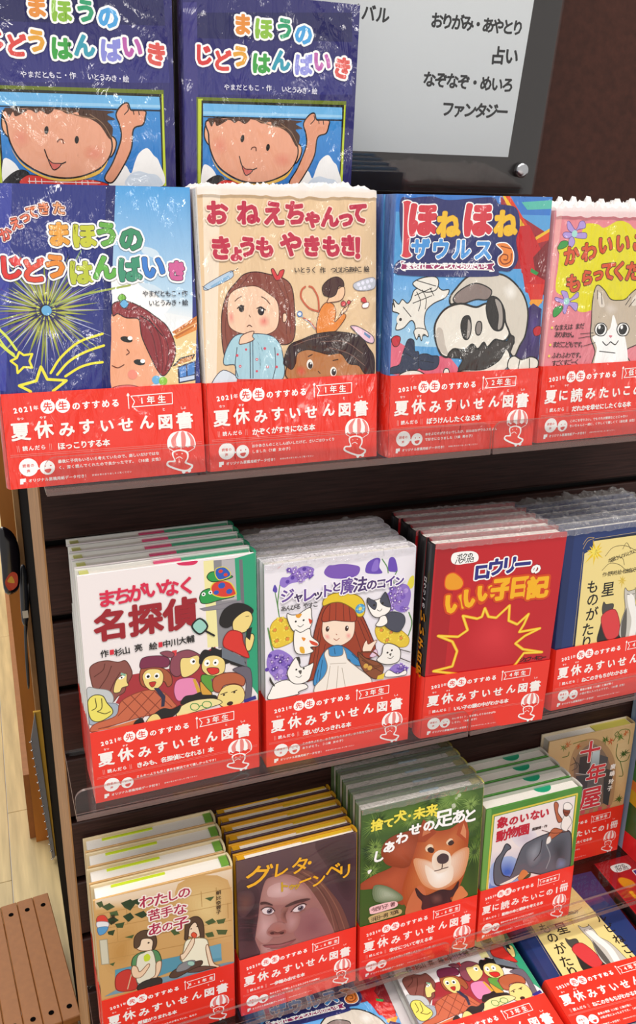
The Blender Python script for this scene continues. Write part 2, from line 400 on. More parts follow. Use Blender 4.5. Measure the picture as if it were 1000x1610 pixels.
# cover drawings: shapes in tenths of a millimetre from each cover's lower left corner
ART = {
'band': '''t ffffff 95,593 208,602 535 21 - 2021
t ffffff 244,604 244,604 382 6 - 年
C ffffff 332,607 529
C ffffff 443,607 534
t e8321e 332,607 332,607 706 15 - 先
t e8321e 443,607 443,607 712 16 - 生
L ffffff 48 307,661 317,644
L ffffff 48 359,662 355,646
L ffffff 48 419,662 427,645
L ffffff 48 474,663 466,647
t ffffff 543,599 843,603 652 22 - のすすめる
L ffffff 67 945,642 945,554
P ffffff 946,676 958,658 945,642 933,658
O ffffff 67 P 967,649 1296,656 1294,570 971,564 993,605
t ffffff 112,530 137,530 237 5 - なつ
t ffffff 277,528 303,528 241 5 - やす
t ffffff 1220,530 1220,530 259 5 - と
t ffffff 1369,531 1393,533 261 5 - しょ
L f4a09a 40 80,327 81,281
L f4a09a 40 92,326 94,280
L f4a09a 41 317,326 319,279
L f4a09a 41 330,325 332,278
t ffffff 137,303 271,303 401 8 - 読んだら
L f08078 40 26,259 1515,247
L f08078 40 25,246 1515,233
C ffffff 148,158 696
P ffffff 203,172 232,140 198,127
C ffffff 286,144 557
t e05048 118,171 177,171 274 6 - 読者の
t e05048 145,128 145,128 276 6 - 声
C d03030 271,157 52
C d03030 313,158 52
B e04038 266,130 314,133 298,104 273,109
P ffffff 77,74 119,75 116,47 99,47 98,32 74,32
B ffffff 1234,221 1234,281 1269,331 1331,347 1393,340 1444,303 1464,245 1456,203 1431,226 1399,211 1372,224 1341,212 1306,229 1275,214 1254,230
B f08a86 1273,228 1266,287 1315,339 1329,338 1304,284 1305,231
B f08a86 1350,215 1347,281 1350,338 1375,337 1386,278 1375,220
B f08a86 1422,227 1421,275 1396,330 1417,323 1449,272 1453,217
L ffffff 44 1240,214 1320,164
L ffffff 44 1342,209 1333,163
L ffffff 45 1452,199 1386,166
B ffffff 1270,186 1331,199 1394,176 1398,126 1382,91 1431,65 1422,34 1374,13 1303,30 1217,74 1227,112 1276,115 1265,155
B ee3a28 1282,178 1330,187 1379,168 1386,127 1364,86 1412,60 1408,44 1371,28 1308,44 1235,80 1237,101 1290,103 1277,150
C ffffff 1352,13 143
C ffffff 1399,18 143
L ffffff 53 1295,128 1324,139 1348,123
C ffffff 1304,162 44
C ffffff 1347,164 44''',
'L': '''base 4c8c38
B 6ca850 1,1788 64,1799 67,733 11,778
O dcc84c 238 P 91,1718 1202,1729 1208,621 85,714
P f0e8e8 113,1696 1179,1707 1187,603 100,718
Q f0e8e8 5c84d0 114,1220 560,1208 529,667 111,720
S a8c0e8 3c68c4 5 127,1051 383,1090 598,804 472,698 145,752
S e8e4ec d0c8d8 4 359,1372 594,1419 722,1219 511,1166
F 5c6470 2c3038 140 B 406,831 511,1166 638,1242 825,1275 990,1272 1164,1212 1212,915 1198,659 1059,641 828,708 598,804 466,757 336,710 198,751 158,931 171,1094 243,1185 287,1282 337,1255 360,1207 309,1180 263,1096 246,990 282,867 353,818
S 5c6470 8c94a0 4 571,1093 669,1206 778,1204 778,922 646,875
S 5c6470 3c444c 4 890,1173 1113,1170 1159,757 991,747
S 5c6470 7080a0 3 1033,879 1152,817 1136,706 1020,739
L 2c3038 112 778,1204 767,1039 694,946
L 8c949c 141 840,1131 915,941 876,781
B f4f0e4 253,734 385,766 517,799 415,729 308,718
B d88448 494,748 539,849 595,833 629,766 553,703
B 3c5030 553,703 654,787 660,728
F b86848 5a2818 84 B 856,1239 929,1331 1103,1256 1144,1385 1100,1285 890,1173 837,1160
F f4f0ec 888 85 B 1028,1304 1030,1415 1065,1475 1123,1446 1170,1351 1129,1278 1105,1242
F b86848 5a2818 84 B 976,1401 919,1554 893,1670 918,1691 956,1640 955,1545 1030,1415
F 8a4430 3a1810 84 B 1032,1525 1038,1592 1100,1576 1126,1501 1081,1452
F f8f4f0 888 84 B 1035,1565 1033,1634 1087,1643 1150,1578 1133,1532
F f4f0ec 888 84 B 845,1214 884,1231 905,1170 881,1134 839,1137
L 5a2818 83 763,1347 937,1259 1133,1234
L 5a2818 112 1052,1514 1105,1490
k 象 222,1593 c02438 0 1550 58 -
k の 367,1582 c02438 0 1293 58 -
k い 504,1584 c02438 0 1356 59 -
k な 646,1583 c02438 0 1366 59 -
k い 772,1578 c02438 0 1375 59 -
k 動 229,1413 c02438 0 1564 58 -
k 物 368,1425 c02438 0 1574 59 -
k 園 514,1418 c02438 0 1586 59 -
t 3a2a28 645,1392 808,1390 441 10 - 斎藤憐・作''',
'D': '''base e88a96
P f0a8a8 8,2063 72,2064 14,715 0,717
S e88a96 e07888 3 146,1087 438,1078 458,757 67,760
B e6dc1c 75,1711 50,1770 129,1814 281,1873 326,1962 459,1963 540,1933 686,1994 807,1972 898,1920 1049,1951 1225,1876 1310,1611 1280,1293 1007,1203 558,1216 423,1196 344,1206 299,1254 194,1333 84,1381 65,1473 73,1563
L 6a6018 50 75,1711 50,1770 129,1814
F b49ae0 5a4a88 49 B 155,1982 129,1975 145,1917 208,1888 257,1917 330,1932 314,1984 267,1983 245,1932 219,1917
F b49ae0 5a4a88 49 B 94,1873 119,1895 204,1885 190,1851 125,1844
F b49ae0 5a4a88 50 B 209,1873 260,1888 345,1888 351,1844 285,1841 227,1851
F b49ae0 5a4a88 50 B 164,1829 198,1858 232,1814 209,1770 170,1777
C a8e0d8 220,1881 299
F 3c9c48 1c4a20 50 B 55,1756 82,1814 153,1817 152,1777 99,1753
F b49ae0 5a4a88 51 B 131,1388 198,1379 234,1317 313,1377 325,1330 237,1294 325,1276 315,1207 231,1263 201,1187 170,1211 172,1272 83,1305 80,1336 167,1319
C a8e0d8 202,1298 309
F 3c9c48 1c4a20 51 B 70,1167 72,1237 155,1261 160,1219 108,1169
k か 208,1696 d8542c 10 1709 80 54:3a1c14/54:3a1c14
k わ 398,1725 d8542c 6 1729 81 54:3a1c14/54:3a1c14
k い 570,1784 d8542c 4 1743 82 55:3a1c14/55:3a1c14
k い 763,1799 d8542c 0 1764 83 55:3a1c14/55:3a1c14
k こ 951,1806 d8542c 0 1786 84 56:3a1c14/56:3a1c14
k も 260,1454 d8542c 8 1740 82 55:3a1c14/55:3a1c14
k ら 404,1498 d8542c 4 1443 82 55:3a1c14/55:3a1c14
k っ 525,1534 d8542c 0 1383 83 55:3a1c14/55:3a1c14
k て 634,1556 d8542c 0 1774 83 56:3a1c14/56:3a1c14
k く 759,1554 d8542c 0 1789 84 56:3a1c14/56:3a1c14
k だ 920,1552 d8542c 0 1809 85 57:3a1c14/57:3a1c14
F c8b8a4 2a2020 88 B 490,1280 504,1404 539,1434 614,1386 694,1306 787,1292 866,1302 938,1364 1015,1394 1112,1297 1193,1052 1092,892 937,816 1025,646 590,669 578,832 511,964 501,1123
B ffffff 627,991 722,1036 744,1163 824,1032 920,931 961,649 610,668 594,864 531,963
S c8b8a4 d8ccc0 3 613,1246 709,1275 798,1209 706,1148
B e8ddd0 537,1372 591,1340 633,1245 573,1247
B e8ddd0 947,1301 1020,1362 1055,1266 957,1237
L 2a2020 70 535,1388 545,1310
L 2a2020 70 577,1371 601,1262
L 2a2020 72 874,1247 924,1317
L 2a2020 72 917,1230 978,1300
C ffffff 618,1032 645
C 1c1c1c 618,1032 484
E ffffff 599,1053 143,179 0
C ffffff 876,1022 656
C 1c1c1c 876,1022 492
E ffffff 859,1044 145,182 0
O 1c1c1c 89 B 546,1034 575,1086 647,1083 691,1029 661,977 589,980
O 1c1c1c 91 B 804,1025 829,1077 907,1075 952,1020 923,967 845,970
B e08090 719,972 759,970 742,951
L 1c1c1c 90 653,918 702,883 747,914
L 1c1c1c 91 747,914 804,884 836,919
L 1c1c1c 53 374,961 549,978
L 1c1c1c 54 442,886 568,913
L 1c1c1c 53 389,1000 536,1003
L 1c1c1c 73 629,830 815,805
t 2a1a1c 120,1065 399,1071 588 8 - なまえは_まだ
t 2a1a1c 127,1002 327,995 590 8 - ありません。
t 2a1a1c 117,913 436,900 593 8 - まだこどもです。
t 2a1a1c 119,813 433,803 597 8 - ふわふわです。
t 2a1a1c 127,741 381,741 600 8 - すごくすごーく
C f0e060 66,1067 121
C f0e060 64,912 122
C f0e060 62,811 122''',
'I': '''base d0a468
Q ecd8c0 d4ac74 19,1945 1335,1916 1335,1586 16,1830
S d0a468 e4c88c 5 799,1899 1291,1793 1317,1007 856,1362
S d0a468 c09050 3 83,1438 380,1571 312,996 77,1059
L b88c50 59 34,1778 1328,1687
L b88c50 60 40,1593 1325,1496
L b88c50 61 45,1404 1321,1278
L b88c50 62 51,1213 1318,1082
L b88c50 60 299,1760 298,1575
L b88c50 62 608,1752 610,1587
L b88c50 63 1020,1737 1024,1546
L b88c50 64 1173,1736 1169,1547
L b88c50 61 198,1562 197,1398
L b88c50 65 1285,1509 1286,1315
P 3a5030 26,1917 79,1922 92,1862 56,1851
P 3a5030 74,1856 146,1878 195,1816 123,1795
P 2a4028 250,1844 341,1861 392,1799 333,1725 282,1777
P 2a4028 340,1838 430,1844 481,1770 425,1753
P 2a4028 259,1681 332,1703 365,1634 308,1595
P 2a4028 367,1668 458,1684 492,1615 436,1599
P 4a6038 139,1766 210,1766 224,1704 154,1716
P 2a4028 99,1688 171,1710 221,1647 148,1614
P 3a5030 183,1613 273,1607 251,1544 198,1562
P 2a4028 108,1546 179,1545 157,1482 114,1509
P 4a6038 703,1354 760,1359 796,1286 739,1282
P 4a6038 1048,1346 1126,1368 1164,1307 1085,1297
P 4a6038 1164,1331 1262,1323 1242,1268 1183,1276
P 4a6038 1044,1201 1122,1199 1140,1131 1072,1142
P 4a6038 1161,1210 1279,1169 1258,1115 1180,1142
P 4a6038 1056,1643 1152,1636 1112,1589
P 4a6038 262,1423 354,1426 333,1386
P 4a6038 101,1147 156,1151 135,1110
F d84438 8a5038 60 B 20,1692 33,1756 94,1747 118,1659
F e8e8ec 8a8090 60 B 20,1692 118,1659 115,1602 24,1621
F 5a9cd0 4a6a90 60 B 24,1621 115,1602 89,1541 44,1526 23,1552
P d0ccb8 28,1469 98,1456 98,1153 30,1168
O a8a088 81 P 28,1469 98,1456 98,1153 30,1168
P 5a98b0 150,1056 389,1041 843,1000 1197,1012 1212,792 683,835 188,772 137,841
P 6ca8c0 1068,1020 1207,1016 1209,831 1074,855
P 7a9cae 31,759 191,821 1272,745 1335,732 1331,672 678,711
F c83c34 8a2420 84 B 141,840 154,970 221,1018 294,1003 335,902 346,749 243,746 170,779
L d8b898 106 300,940 254,772
F 5a9060 2a4a30 84 B 314,1032 324,1138 378,1179 434,1183 526,1175 580,1119 598,990 537,988 388,1018
F e8e4d0 6a6a58 85 B 350,822 365,1123 433,1171 517,1166 546,984 548,810 471,789
F f0d0b0 8a6040 84 B 319,1043 360,1016 384,945 463,1015 480,984 400,878 325,893 302,976
F f0d0b0 8a6040 86 B 547,996 598,1002 579,873 508,775 452,784 472,814 531,854
B c8dc38 431,1124 469,1146 495,1101 480,1057 437,1061
F 3a3430 2a2420 86 B 347,761 415,810 548,810 594,768 572,701 449,723 372,702
F f4dcc0 8a6040 83 B 356,1295 370,1385 445,1407 534,1329 544,1229 508,1181 416,1202 372,1241
F 5a4434 3a2a20 83 B 346,1275 355,1390 410,1443 483,1437 545,1373 565,1270 546,1192 518,1190 528,1283 496,1330 423,1343 401,1279 372,1253
C 3a2a20 485,1279 105
F f4dcc0 8a6040 86 B 862,1264 875,1380 953,1402 1017,1308 1005,1214 965,1179 898,1207
F 5a4434 3a2a20 86 B 842,1246 856,1386 906,1446 973,1443 1019,1380 1036,1277 1031,1107 1003,1141 987,1269 952,1378 893,1326 869,1188 840,1198
C 3a2a20 908,1309 86
C 3a2a20 969,1319 86
F e0583c 8a2a20 65 B 905,1229 929,1260 963,1217 942,1175
F f4f0d8 8a8468 87 B 816,1035 849,1170 927,1180 1042,1140 1075,1067 1085,914 1091,747 953,773 839,877 784,972
F f4dcc0 8a6040 87 B 790,1019 825,1032 907,1175 936,1177 924,1095 853,985 803,945
F f4dcc0 8a6040 88 B 1048,1002 1075,1042 1122,799 1191,724 1111,727 1082,764
F 5c4438 3a2a20 87 B 671,777 722,845 858,870 995,871 994,808 855,771 737,739
F 8c8c90 4a4a50 66 B 741,838 782,898 879,913 937,879 856,808 759,807
F a8d0c0 688 66 B 858,870 869,904 917,886 926,846 896,836
F 6a4a40 3a2a20 88 B 855,771 993,796 1151,726 1071,729 952,735
k わ 494,1788 b02c50 0 1587 31 147:f8ece4
k た 628,1773 b02c50 0 1601 31 148:f8ece4
k し 743,1778 b02c50 0 1364 31 149:f8ece4
k の 855,1777 b02c50 0 1373 31 150:f8ece4
k 苦 559,1604 b02c50 0 1363 31 149:f8ece4
k 手 676,1601 b02c50 0 1290 31 150:f8ece4
k な 807,1589 b02c50 0 1469 31 151:f8ece4
k あ 557,1428 b02c50 0 1628 31 150:f8ece4
k の 678,1418 b02c50 0 1262 32 151:f8ece4
k 子 810,1414 b02c50 0 1654 32 153:f8ece4
k 朝 1195,1670 3a2a20 0 534 8 -
k 比 1194,1606 3a2a20 0 536 8 -
k 奈 1192,1544 3a2a20 0 538 8 -
k 蓉 1191,1487 3a2a20 0 540 8 -
k 子 1190,1429 3a2a20 0 542 8 -
k 酒 164,1708 3a2a20 0 501 7 -
k 井 164,1643 3a2a20 0 503 7 -''',
'H': '''base 20356e
P 1a2c60 0,2032 100,2032 68,702 0,698
P 141c34 357,1902 1069,1912 1267,569 217,704 255,1777 352,1782
P ecd890 349,1886 1073,1885 1267,569 243,708 243,1762 340,1801
L c8b070 37 356,1911 1068,1924
L c8b070 37 225,1781 214,732
L c8a860 55 215,1868 266,1930 345,1921 270,1896 237,1848 221,1816
R 11 0 1637 260 e8c41c 374,1762 4
R 9 0 1023 223 f4e060 374,1762 6
R 8 0 930 155 d8b83c 768,1388 7
L 4a3c20 56 510,1701 599,1786 760,1783 936,1690
L 4a3c20 57 489,1546 581,1613 707,1578 841,1489 1020,1536
L 4a3c20 57 599,1628 654,1674 738,1645 769,1570
L 4a3c20 57 724,1752 766,1817 827,1739
t 3a3018 577,1645 893,1710 568 7 - 本屋さんのルビねこ
t 3a3018 526,1493 922,1496 571 7 - 作・野中柊_絵・松本圭以子
k も 390,1374 1c1814 0 1595 23 -
k の 408,1228 1c1814 0 1608 23 -
k が 417,1061 1c1814 0 1622 23 -
k た 388,887 1c1814 0 1633 23 -
k り 388,739 1c1814 0 1645 24 -
k 星 594,1317 1c1814 0 1772 23 -
k ル 1165,1335 1c1814 0 1469 24 -
k ビ 1179,1168 1c1814 0 1482 24 -
k ね 1193,998 1c1814 0 1495 24 -
k こ 1205,846 1c1814 0 1507 24 -
k と 1216,693 1c1814 0 1519 25 -
F 4c4844 1c1814 58 B 544,1099 555,1179 589,1147 671,1143 690,1113 674,1042 660,989 575,1012
F 2a2624 1c1814 59 B 530,715 541,880 577,1003 679,1005 778,878 822,702 698,695
F d83c40 8a1a20 78 B 545,1008 723,1062 812,779 652,731
F c8c4bc 1c1814 59 B 818,1203 815,1303 862,1260 944,1267 952,1284 973,1180 979,1087 1057,982 1106,787 1105,645 830,720 815,909 848,1052
B f4f2ee 858,1215 932,1204 979,1087 1038,892 1014,689 948,700 952,906 886,1083
B 5c5854 841,718 822,889 856,1041 870,1049 895,859 894,709
L 1c1814 59 852,1225 889,1214
L 1c1814 59 920,1215 953,1216''',
'A': '''base 26307f
P 1c2468 888,2197 958,2197 809,679 735,684
P 3a44a0 16,2197 233,2197 42,738 0,746
Q 4a9fe0 b9d8f0 958,2197 1515,2197 1489,1384 880,1517
Q b9d8f0 eef2f6 880,1517 1489,1384 1478,1198 866,1338
P eef2f6 869,1368 1480,1229 1447,654 810,692
B ffffff 897,1576 1107,1514 1224,1390 1315,1327 1182,1238 970,1336 881,1368
B cfe2f2 1125,1767 1231,1737 1257,1662 1181,1692 1121,1723
B cfe2f2 1075,1499 1198,1482 1288,1404 1164,1437
R 46 0 4809 233 8f9a42 383,1314 3
R 30 0 4372 146 5e4a94 383,1314 5
R 40 0 3060 204 b4b94a 383,1314 9
R 26 874 5683 73 b9bfe0 383,1314 11
R 22 0 1894 204 2a2a5a 383,1314 13
C c4cc5c 383,1314 699
R 22 0 1603 131 32325e 383,1314 17
C 15151f 380,1314 452
C 64aee0 386,1314 364
L a4b35a 146 418,1350 644,1418 857,1458 1012,1485
L 6a8a58 88 418,1350 570,1581 671,1739
L dce85a 185 39,1193 95,1125 146,1037
L dce85a 158 28,1091 86,1030 131,988
L dce85a 143 32,1127 74,1055 126,1006
L efe63c 179 373,856 457,968 601,1078 779,1132
L efe63c 180 419,841 513,935 639,1001 782,1044
L efe63c 181 477,826 584,886 677,912 762,919
O efe63c 160 P 165,1022 194,997 255,1003 230,953 245,903 185,910 138,868 138,923 98,959 143,978
P 2c3684 168,1001 192,982 236,986 218,954 230,920 182,926 149,894 150,933 121,958 154,969
O efe63c 207 P 308,907 345,811 483,795 378,721 382,628 290,680 189,626 217,728 140,775 265,804
B f0aa86 870,1300 1000,1320 1176,1146 1225,925 1148,739 954,694 815,710 841,1096
Q eccf94 eccf94 1316,1094 1515,1244 1474,717 1212,719
P d27a30 1310,1125 1515,1244 1514,1194 1336,1106
P e08a3c 1319,1094 1514,1189 1511,1137 1344,1069
P b9682c 1331,1128 1515,1228 1515,1219 1334,1115
P b9682c 1332,1096 1513,1181 1513,1173 1341,1083
P 222222 1293,858 1363,925 1490,951 1460,906
P c07a34 1321,865 1370,915 1473,939 1448,902
P 222244 1337,856 1487,900 1482,744 1339,725
P 4a86d0 1350,849 1406,865 1405,780 1352,772
P 4a86d0 1416,868 1477,887 1471,793 1415,781
P c8d8f0 1351,766 1471,785 1469,753 1350,737
F 8c2c34 2a1418 76 B 873,1350 973,1369 1093,1317 1183,1253 1273,1173 1326,1046 1323,936 1267,828 1216,792 1172,848 1124,961 1077,1087 1067,1165 1056,1234 964,1245 904,1277 867,1263
L 5a1a22 62 1120,1255 1205,1114 1225,925 1210,815
L 5a1a22 62 1151,1254 1252,1096 1275,954 1238,829
L 5a1a22 62 1089,1256 1157,1100 1179,958 1191,847
L 5a1a22 62 1079,1333 1014,1304 938,1321
L b04a4c 62 1136,1255 1235,1081 1246,876
L 2a1418 77 1073,1257 1148,1208 1236,1097
C 74b83a 944,1393 303
O 223322 45 B 913,1394 946,1423 975,1393 942,1363
C 6ab4e4 957,1348 320
O 223344 46 B 925,1349 960,1380 990,1347 955,1316
C 6ab4e4 1163,763 335
C 8cc43c 1217,751 337
E 151515 955,1083 463,216 -15
E 151515 1041,905 439,220 -12
E ffffff 983,1091 186,155 0
E ffffff 1068,913 189,157 0
L 6a3a2a 78 954,1007 969,983 946,966
L 6a3a2a 77 832,889 874,871 922,892
C f0907c 982,814 377
F e87a78 8a3a3a 62 B 831,725 957,734 1081,692 1048,678 844,690
k か 155,1853 dd5a48 28 888 33 44:5a1a20/111:f4e4e8
k え 229,1926 e06a4c 20 890 33 44:5a1a20/111:f4e4e8
k っ 295,1972 e0704c 14 892 33 45:5a1a20/112:f4e4e8
k て 351,2005 e37a4c 8 895 34 45:5a1a20/112:f4e4e8
k き 432,2029 e4855a 2 899 34 45:5a1a20/112:f4e4e8
k た 538,2031 e8a070 -4 907 34 45:5a1a20/113:f4e4e8
k ま 521,1851 eaa23c 0 1773 103 46:2a2440/172:ffffff
k ほ 699,1840 c8cc3c 0 1800 105 46:2a2440/174:ffffff
k う 866,1852 6ab04a 0 1823 106 47:2a2440/176:ffffff
k の 1044,1819 3a9068 0 1853 108 48:2a2440/179:ffffff
k じ 160,1621 dc3434 0 1744 101 45:2a2440/169:ffffff
k ど 319,1598 e0503c 0 1769 103 46:2a2440/171:ffffff
k う 479,1625 e88c34 0 1790 104 46:2a2440/173:ffffff
k は 655,1579 bcc83c 0 1820 106 47:2a2440/176:ffffff
k ん 832,1614 64b44a 0 1842 107 48:2a2440/178:ffffff
k ば 1020,1597 3c9474 0 1872 109 48:2a2440/181:ffffff
k い 1195,1615 3c80d4 0 1896 110 49:2a2440/183:ffffff
k き 1375,1585 d0609a 0 1491 112 50:2a2440/186:ffffff
P e03a3c 181,1671 205,1710 224,1682 248,1691 233,1659 242,1633 212,1639 187,1621 190,1649 167,1664
t 1c1c2c 1124,1420 1429,1416 492 6 - やまだともこ・作
t 1c1c2c 1166,1349 1428,1347 495 6 - いとうみき・絵''',
'G': '''base c41c26
P b01822 14,2118 226,2126 207,767 36,738
S c41c26 d83038 6 503,1326 739,1423 977,1181 977,831 684,784 412,998
B ffffff 169,1995 204,2040 371,2039 444,1996 441,1927 324,1915 245,1912 184,1938
t 1c1414 257,1996 365,1998 592 14 - ボクの
t 1c1414 238,1948 415,1950 593 14 - パクリだ！
F f0a020 e04818 120 B 125,1721 137,1810 213,1832 299,1762 321,1699 289,1652 210,1647 149,1668
k ロ 510,1809 2c2c84 0 1901 97 49:ffffff/146:ffffff
k ウ 651,1841 2c2c84 0 1910 98 49:ffffff/146:ffffff
k リ 796,1849 2c2c84 0 1923 98 49:ffffff/147:ffffff
k ー 936,1845 2c2c84 0 1936 99 49:ffffff/148:ffffff
k の 1086,1778 ffffff 0 1083 31 50:fff/83:1c1414
k い 253,1503 f8b81c 0 2487 135 49:d84810/212:d84810
k い 440,1542 f8b81c 0 2503 135 49:d84810/213:d84810
k い 568,1579 f8b81c 0 2059 136 49:d84810/214:d84810
k 子 744,1600 f8b81c 0 2489 137 50:d84810/216:d84810
k 日 930,1599 f8b81c 0 2427 138 50:d84810/218:d84810
k 記 1134,1569 f8b81c 0 2455 140 51:d84810/220:d84810
O f8a818 310 S 102,1168 318,1129 414,1190 347,1357 505,1305 554,1320 576,1412 627,1311 712,1289 844,1410 854,1239 955,1184 1069,1287 1031,1174 988,1093 1221,1105 1058,1040 960,966 1056,886 1281,821 1072,840 990,717 872,623 357,700 84,774 286,799 322,967 261,1083
O f8e04c 145 S 102,1168 318,1129 414,1190 347,1357 505,1305 554,1320 576,1412 627,1311 712,1289 844,1410 854,1239 955,1184 1069,1287 1031,1174 988,1093 1221,1105 1058,1040 960,966 1056,886 1281,821 1072,840 990,717 872,623 357,700 84,774 286,799 322,967 261,1083
t 1c1414 1060,763 1312,756 621 13 - ジェフ・キニー''',
'M': '''base d0b080
S d0b080 e4cc9c 3 935,1945 1272,1941 1278,853 1140,897
S b8946c 8c7464 4 344,1612 435,1826 630,1862 850,1735 1039,1434 1102,1010 1041,712 558,731 378,1185
S 8c7464 5c6068 5 411,1557 508,1732 662,1777 847,1617 990,1344 1037,1026 962,816 611,800 469,1103
Q c8dce4 8ca0ac 669,1657 781,1652 795,1409 661,1420
P 3c3c44 482,1620 653,1621 651,1342 495,1368
P 4c545c 790,1590 923,1521 926,1359 792,1430
P 3c4048 883,1369 1039,1292 1034,756 941,821
P 484c54 458,1347 643,1324 665,1014 496,1055
L 2c2c30 81 354,1531 452,1548 504,1456
L 2c2c30 80 380,1643 460,1486 385,1444
L c8ccd0 81 452,1389 622,1329
R 7 0 790 158 5c7c34 220,1815 3
R 7 0 791 158 c86c34 275,1842 5
R 9 0 915 163 4c6c2c 842,1796 4
R 6 0 716 164 c8542c 929,1758 6
R 9 0 925 164 5c7c34 1069,1787 7
R 9 0 1044 188 3c5c28 1171,1525 8
R 6 0 720 165 c86c34 1145,1830 9
R 9 0 970 194 4c6c2c 1194,821 10
R 6 0 599 160 c8542c 441,1786 11
O 4c6c2c 102 B 977,1846 1014,1878 1041,1832 1015,1799
L 4c6c2c 103 1041,1694 1045,1533 1125,1414 1231,1411 1261,1485
L 4c6c2c 105 1125,1414 1201,1193 1139,1187
L 4c6c2c 99 217,1680 296,1681 308,1737
L 6c7c34 102 971,1749 1053,1889 1203,1857 1213,1656
L 6c7c34 99 354,1844 471,1857 551,1859
k 十 627,1666 d83c4c 0 3241 30 49:c02438/130:ffffff
k 年 767,1315 d83c4c 0 3105 31 50:c02438/132:ffffff
k 屋 734,955 d83c4c 0 3465 31 50:c02438/134:ffffff
k 廣 1019,1358 ffffff 0 836 23 -
k 嶋 1024,1255 ffffff 0 840 23 -
k 玲 1025,1132 ffffff 0 844 23 -
k 子 1019,1030 ffffff 0 848 23 -
t d8506c 638,752 1037,734 717 19 - 時の魔法''',
'N': '''base 2c2a6c
P 1f1f58 11,2041 1480,2156 1493,1933 8,1860
P 34347c 4,1676 1503,1770 1519,1520 0,1441
P 3e3a80 0,2113 116,2123 116,735 0,732
P 6b7a1e 103,1427 1465,1464 1466,719 97,692
P c8d838 117,1415 157,1417 145,693 108,692
P c8d838 1412,1430 1459,1433 1466,719 1437,718
P 1c1c14 146,1404 1447,1432 1442,709 130,684
Q 3f92d8 2f7cd0 160,1382 1428,1411 1433,718 145,693
P 6fb8ec 160,1382 1428,1411 1433,1318 159,1285
P 9bd0f4 160,1321 1431,1349 1432,1329 159,1296
P 15202c 159,1285 1433,1312 1434,1300 159,1275
B ffffff 155,890 229,875 285,791 323,696 145,693
B ffffff 1008,754 1045,862 1125,873 1168,812 1205,902 1243,973 1312,1014 1366,959 1410,907 1433,718 1009,710
B dbe8f8 1148,793 1229,831 1312,815 1395,799 1420,718 1131,712
F 1f1c20 111 54 B 134,693 191,771 276,816 342,792 342,697
F e23c34 111 55 B 308,696 319,774 438,773 592,745 729,752 868,751 949,708
L ffffff 54 342,757 342,700
L ffffff 55 390,755 390,701
L ffffff 55 438,751 438,698
L ffffff 56 710,739 710,704
L ffffff 56 759,740 760,705
L ffffff 56 808,741 809,706
L ffffff 55 333,731 908,731
F e8a080 1c1410 113 B 947,771 1023,897 1097,1074 1093,1177 1066,1262 1117,1335 1166,1351 1188,1301 1238,1300 1308,1298 1306,1255 1283,1193 1204,1156 1180,1007 1105,863 1009,737
L 1c1410 74 1134,1264 1168,1300 1163,1334
L 1c1410 74 1208,1293 1213,1268
L 1c1410 74 1252,1292 1257,1266
F f0b088 1c1410 111 B 993,1087 1037,1089 1058,1046 1037,976 998,940
F f0b088 1c1410 104 B 217,1234 177,1207 168,1125 197,1068 223,1077
F eeaa8c 1c1410 121 B 214,1261 662,1286 934,1222 1018,1071 1002,949 905,841 709,769 495,778 304,877 223,1010 205,1143
S eda88a e8947c 5 822,1013 940,1016 962,930 864,892 784,942
S eda88a e8947c 5 250,1111 343,1131 380,1032 305,979 240,1027
B f0c050 223,976 304,860 495,768 709,762 906,832 983,913 906,805 710,744 495,750 304,843
B 4a2c1c 207,1271 361,1265 343,1244 278,1212 260,1244 232,1206 214,1233
B 4a2c1c 343,1270 567,1290 530,1239 473,1261 436,1243 399,1263
B 4a2c1c 548,1286 1030,1285 992,1258 1056,1224 993,1211 1034,1158 1008,1071 935,1171 856,1219 778,1232 758,1265 682,1249 624,1273
L 8a6a50 71 624,1279 759,1240 895,1220
L 8a6a50 72 855,1253 954,1189 1017,1088
E 1c1410 506,1121 161,303 -12
E 1c1410 739,1058 164,291 -10
L 6a3420 90 585,1036 598,1053 627,1054 631,1027
L 1c1410 90 479,976 504,900 543,870 601,871 639,886
F d86a60 1c1410 73 B 504,900 537,875 601,871 572,836 533,828
k ま 500,1990 e8923c 0 1631 90 27:ffffff/160:ffffff
k ほ 681,1973 8cc040 0 1654 91 27:ffffff/162:ffffff
k う 870,1987 2fa070 0 1674 92 27:ffffff/164:ffffff
k の 1041,1957 4aa6e4 0 1698 94 28:ffffff/166:ffffff
k じ 164,1745 d83a3c 0 1626 90 27:ffffff/159:ffffff
k ど 325,1712 e04a44 0 1648 91 27:ffffff/161:ffffff
k う 483,1753 e8a83c 0 1661 92 27:ffffff/163:ffffff
k は 665,1713 3fa648 0 1687 93 28:ffffff/165:ffffff
k ん 842,1745 38a0b8 0 1704 94 28:ffffff/167:ffffff
k ば 1049,1725 8c90e0 0 1730 95 28:ffffff/170:ffffff
k い 1217,1760 c060b0 0 1745 96 28:ffffff/171:ffffff
k き 1410,1723 e05a54 -8 1773 98 29:ffffff/174:ffffff
t f0f0ff 365,1516 738,1529 514 6 - やまだともこ・作
t f0f0ff 877,1528 1158,1527 532 6 - いとうみき・絵''',
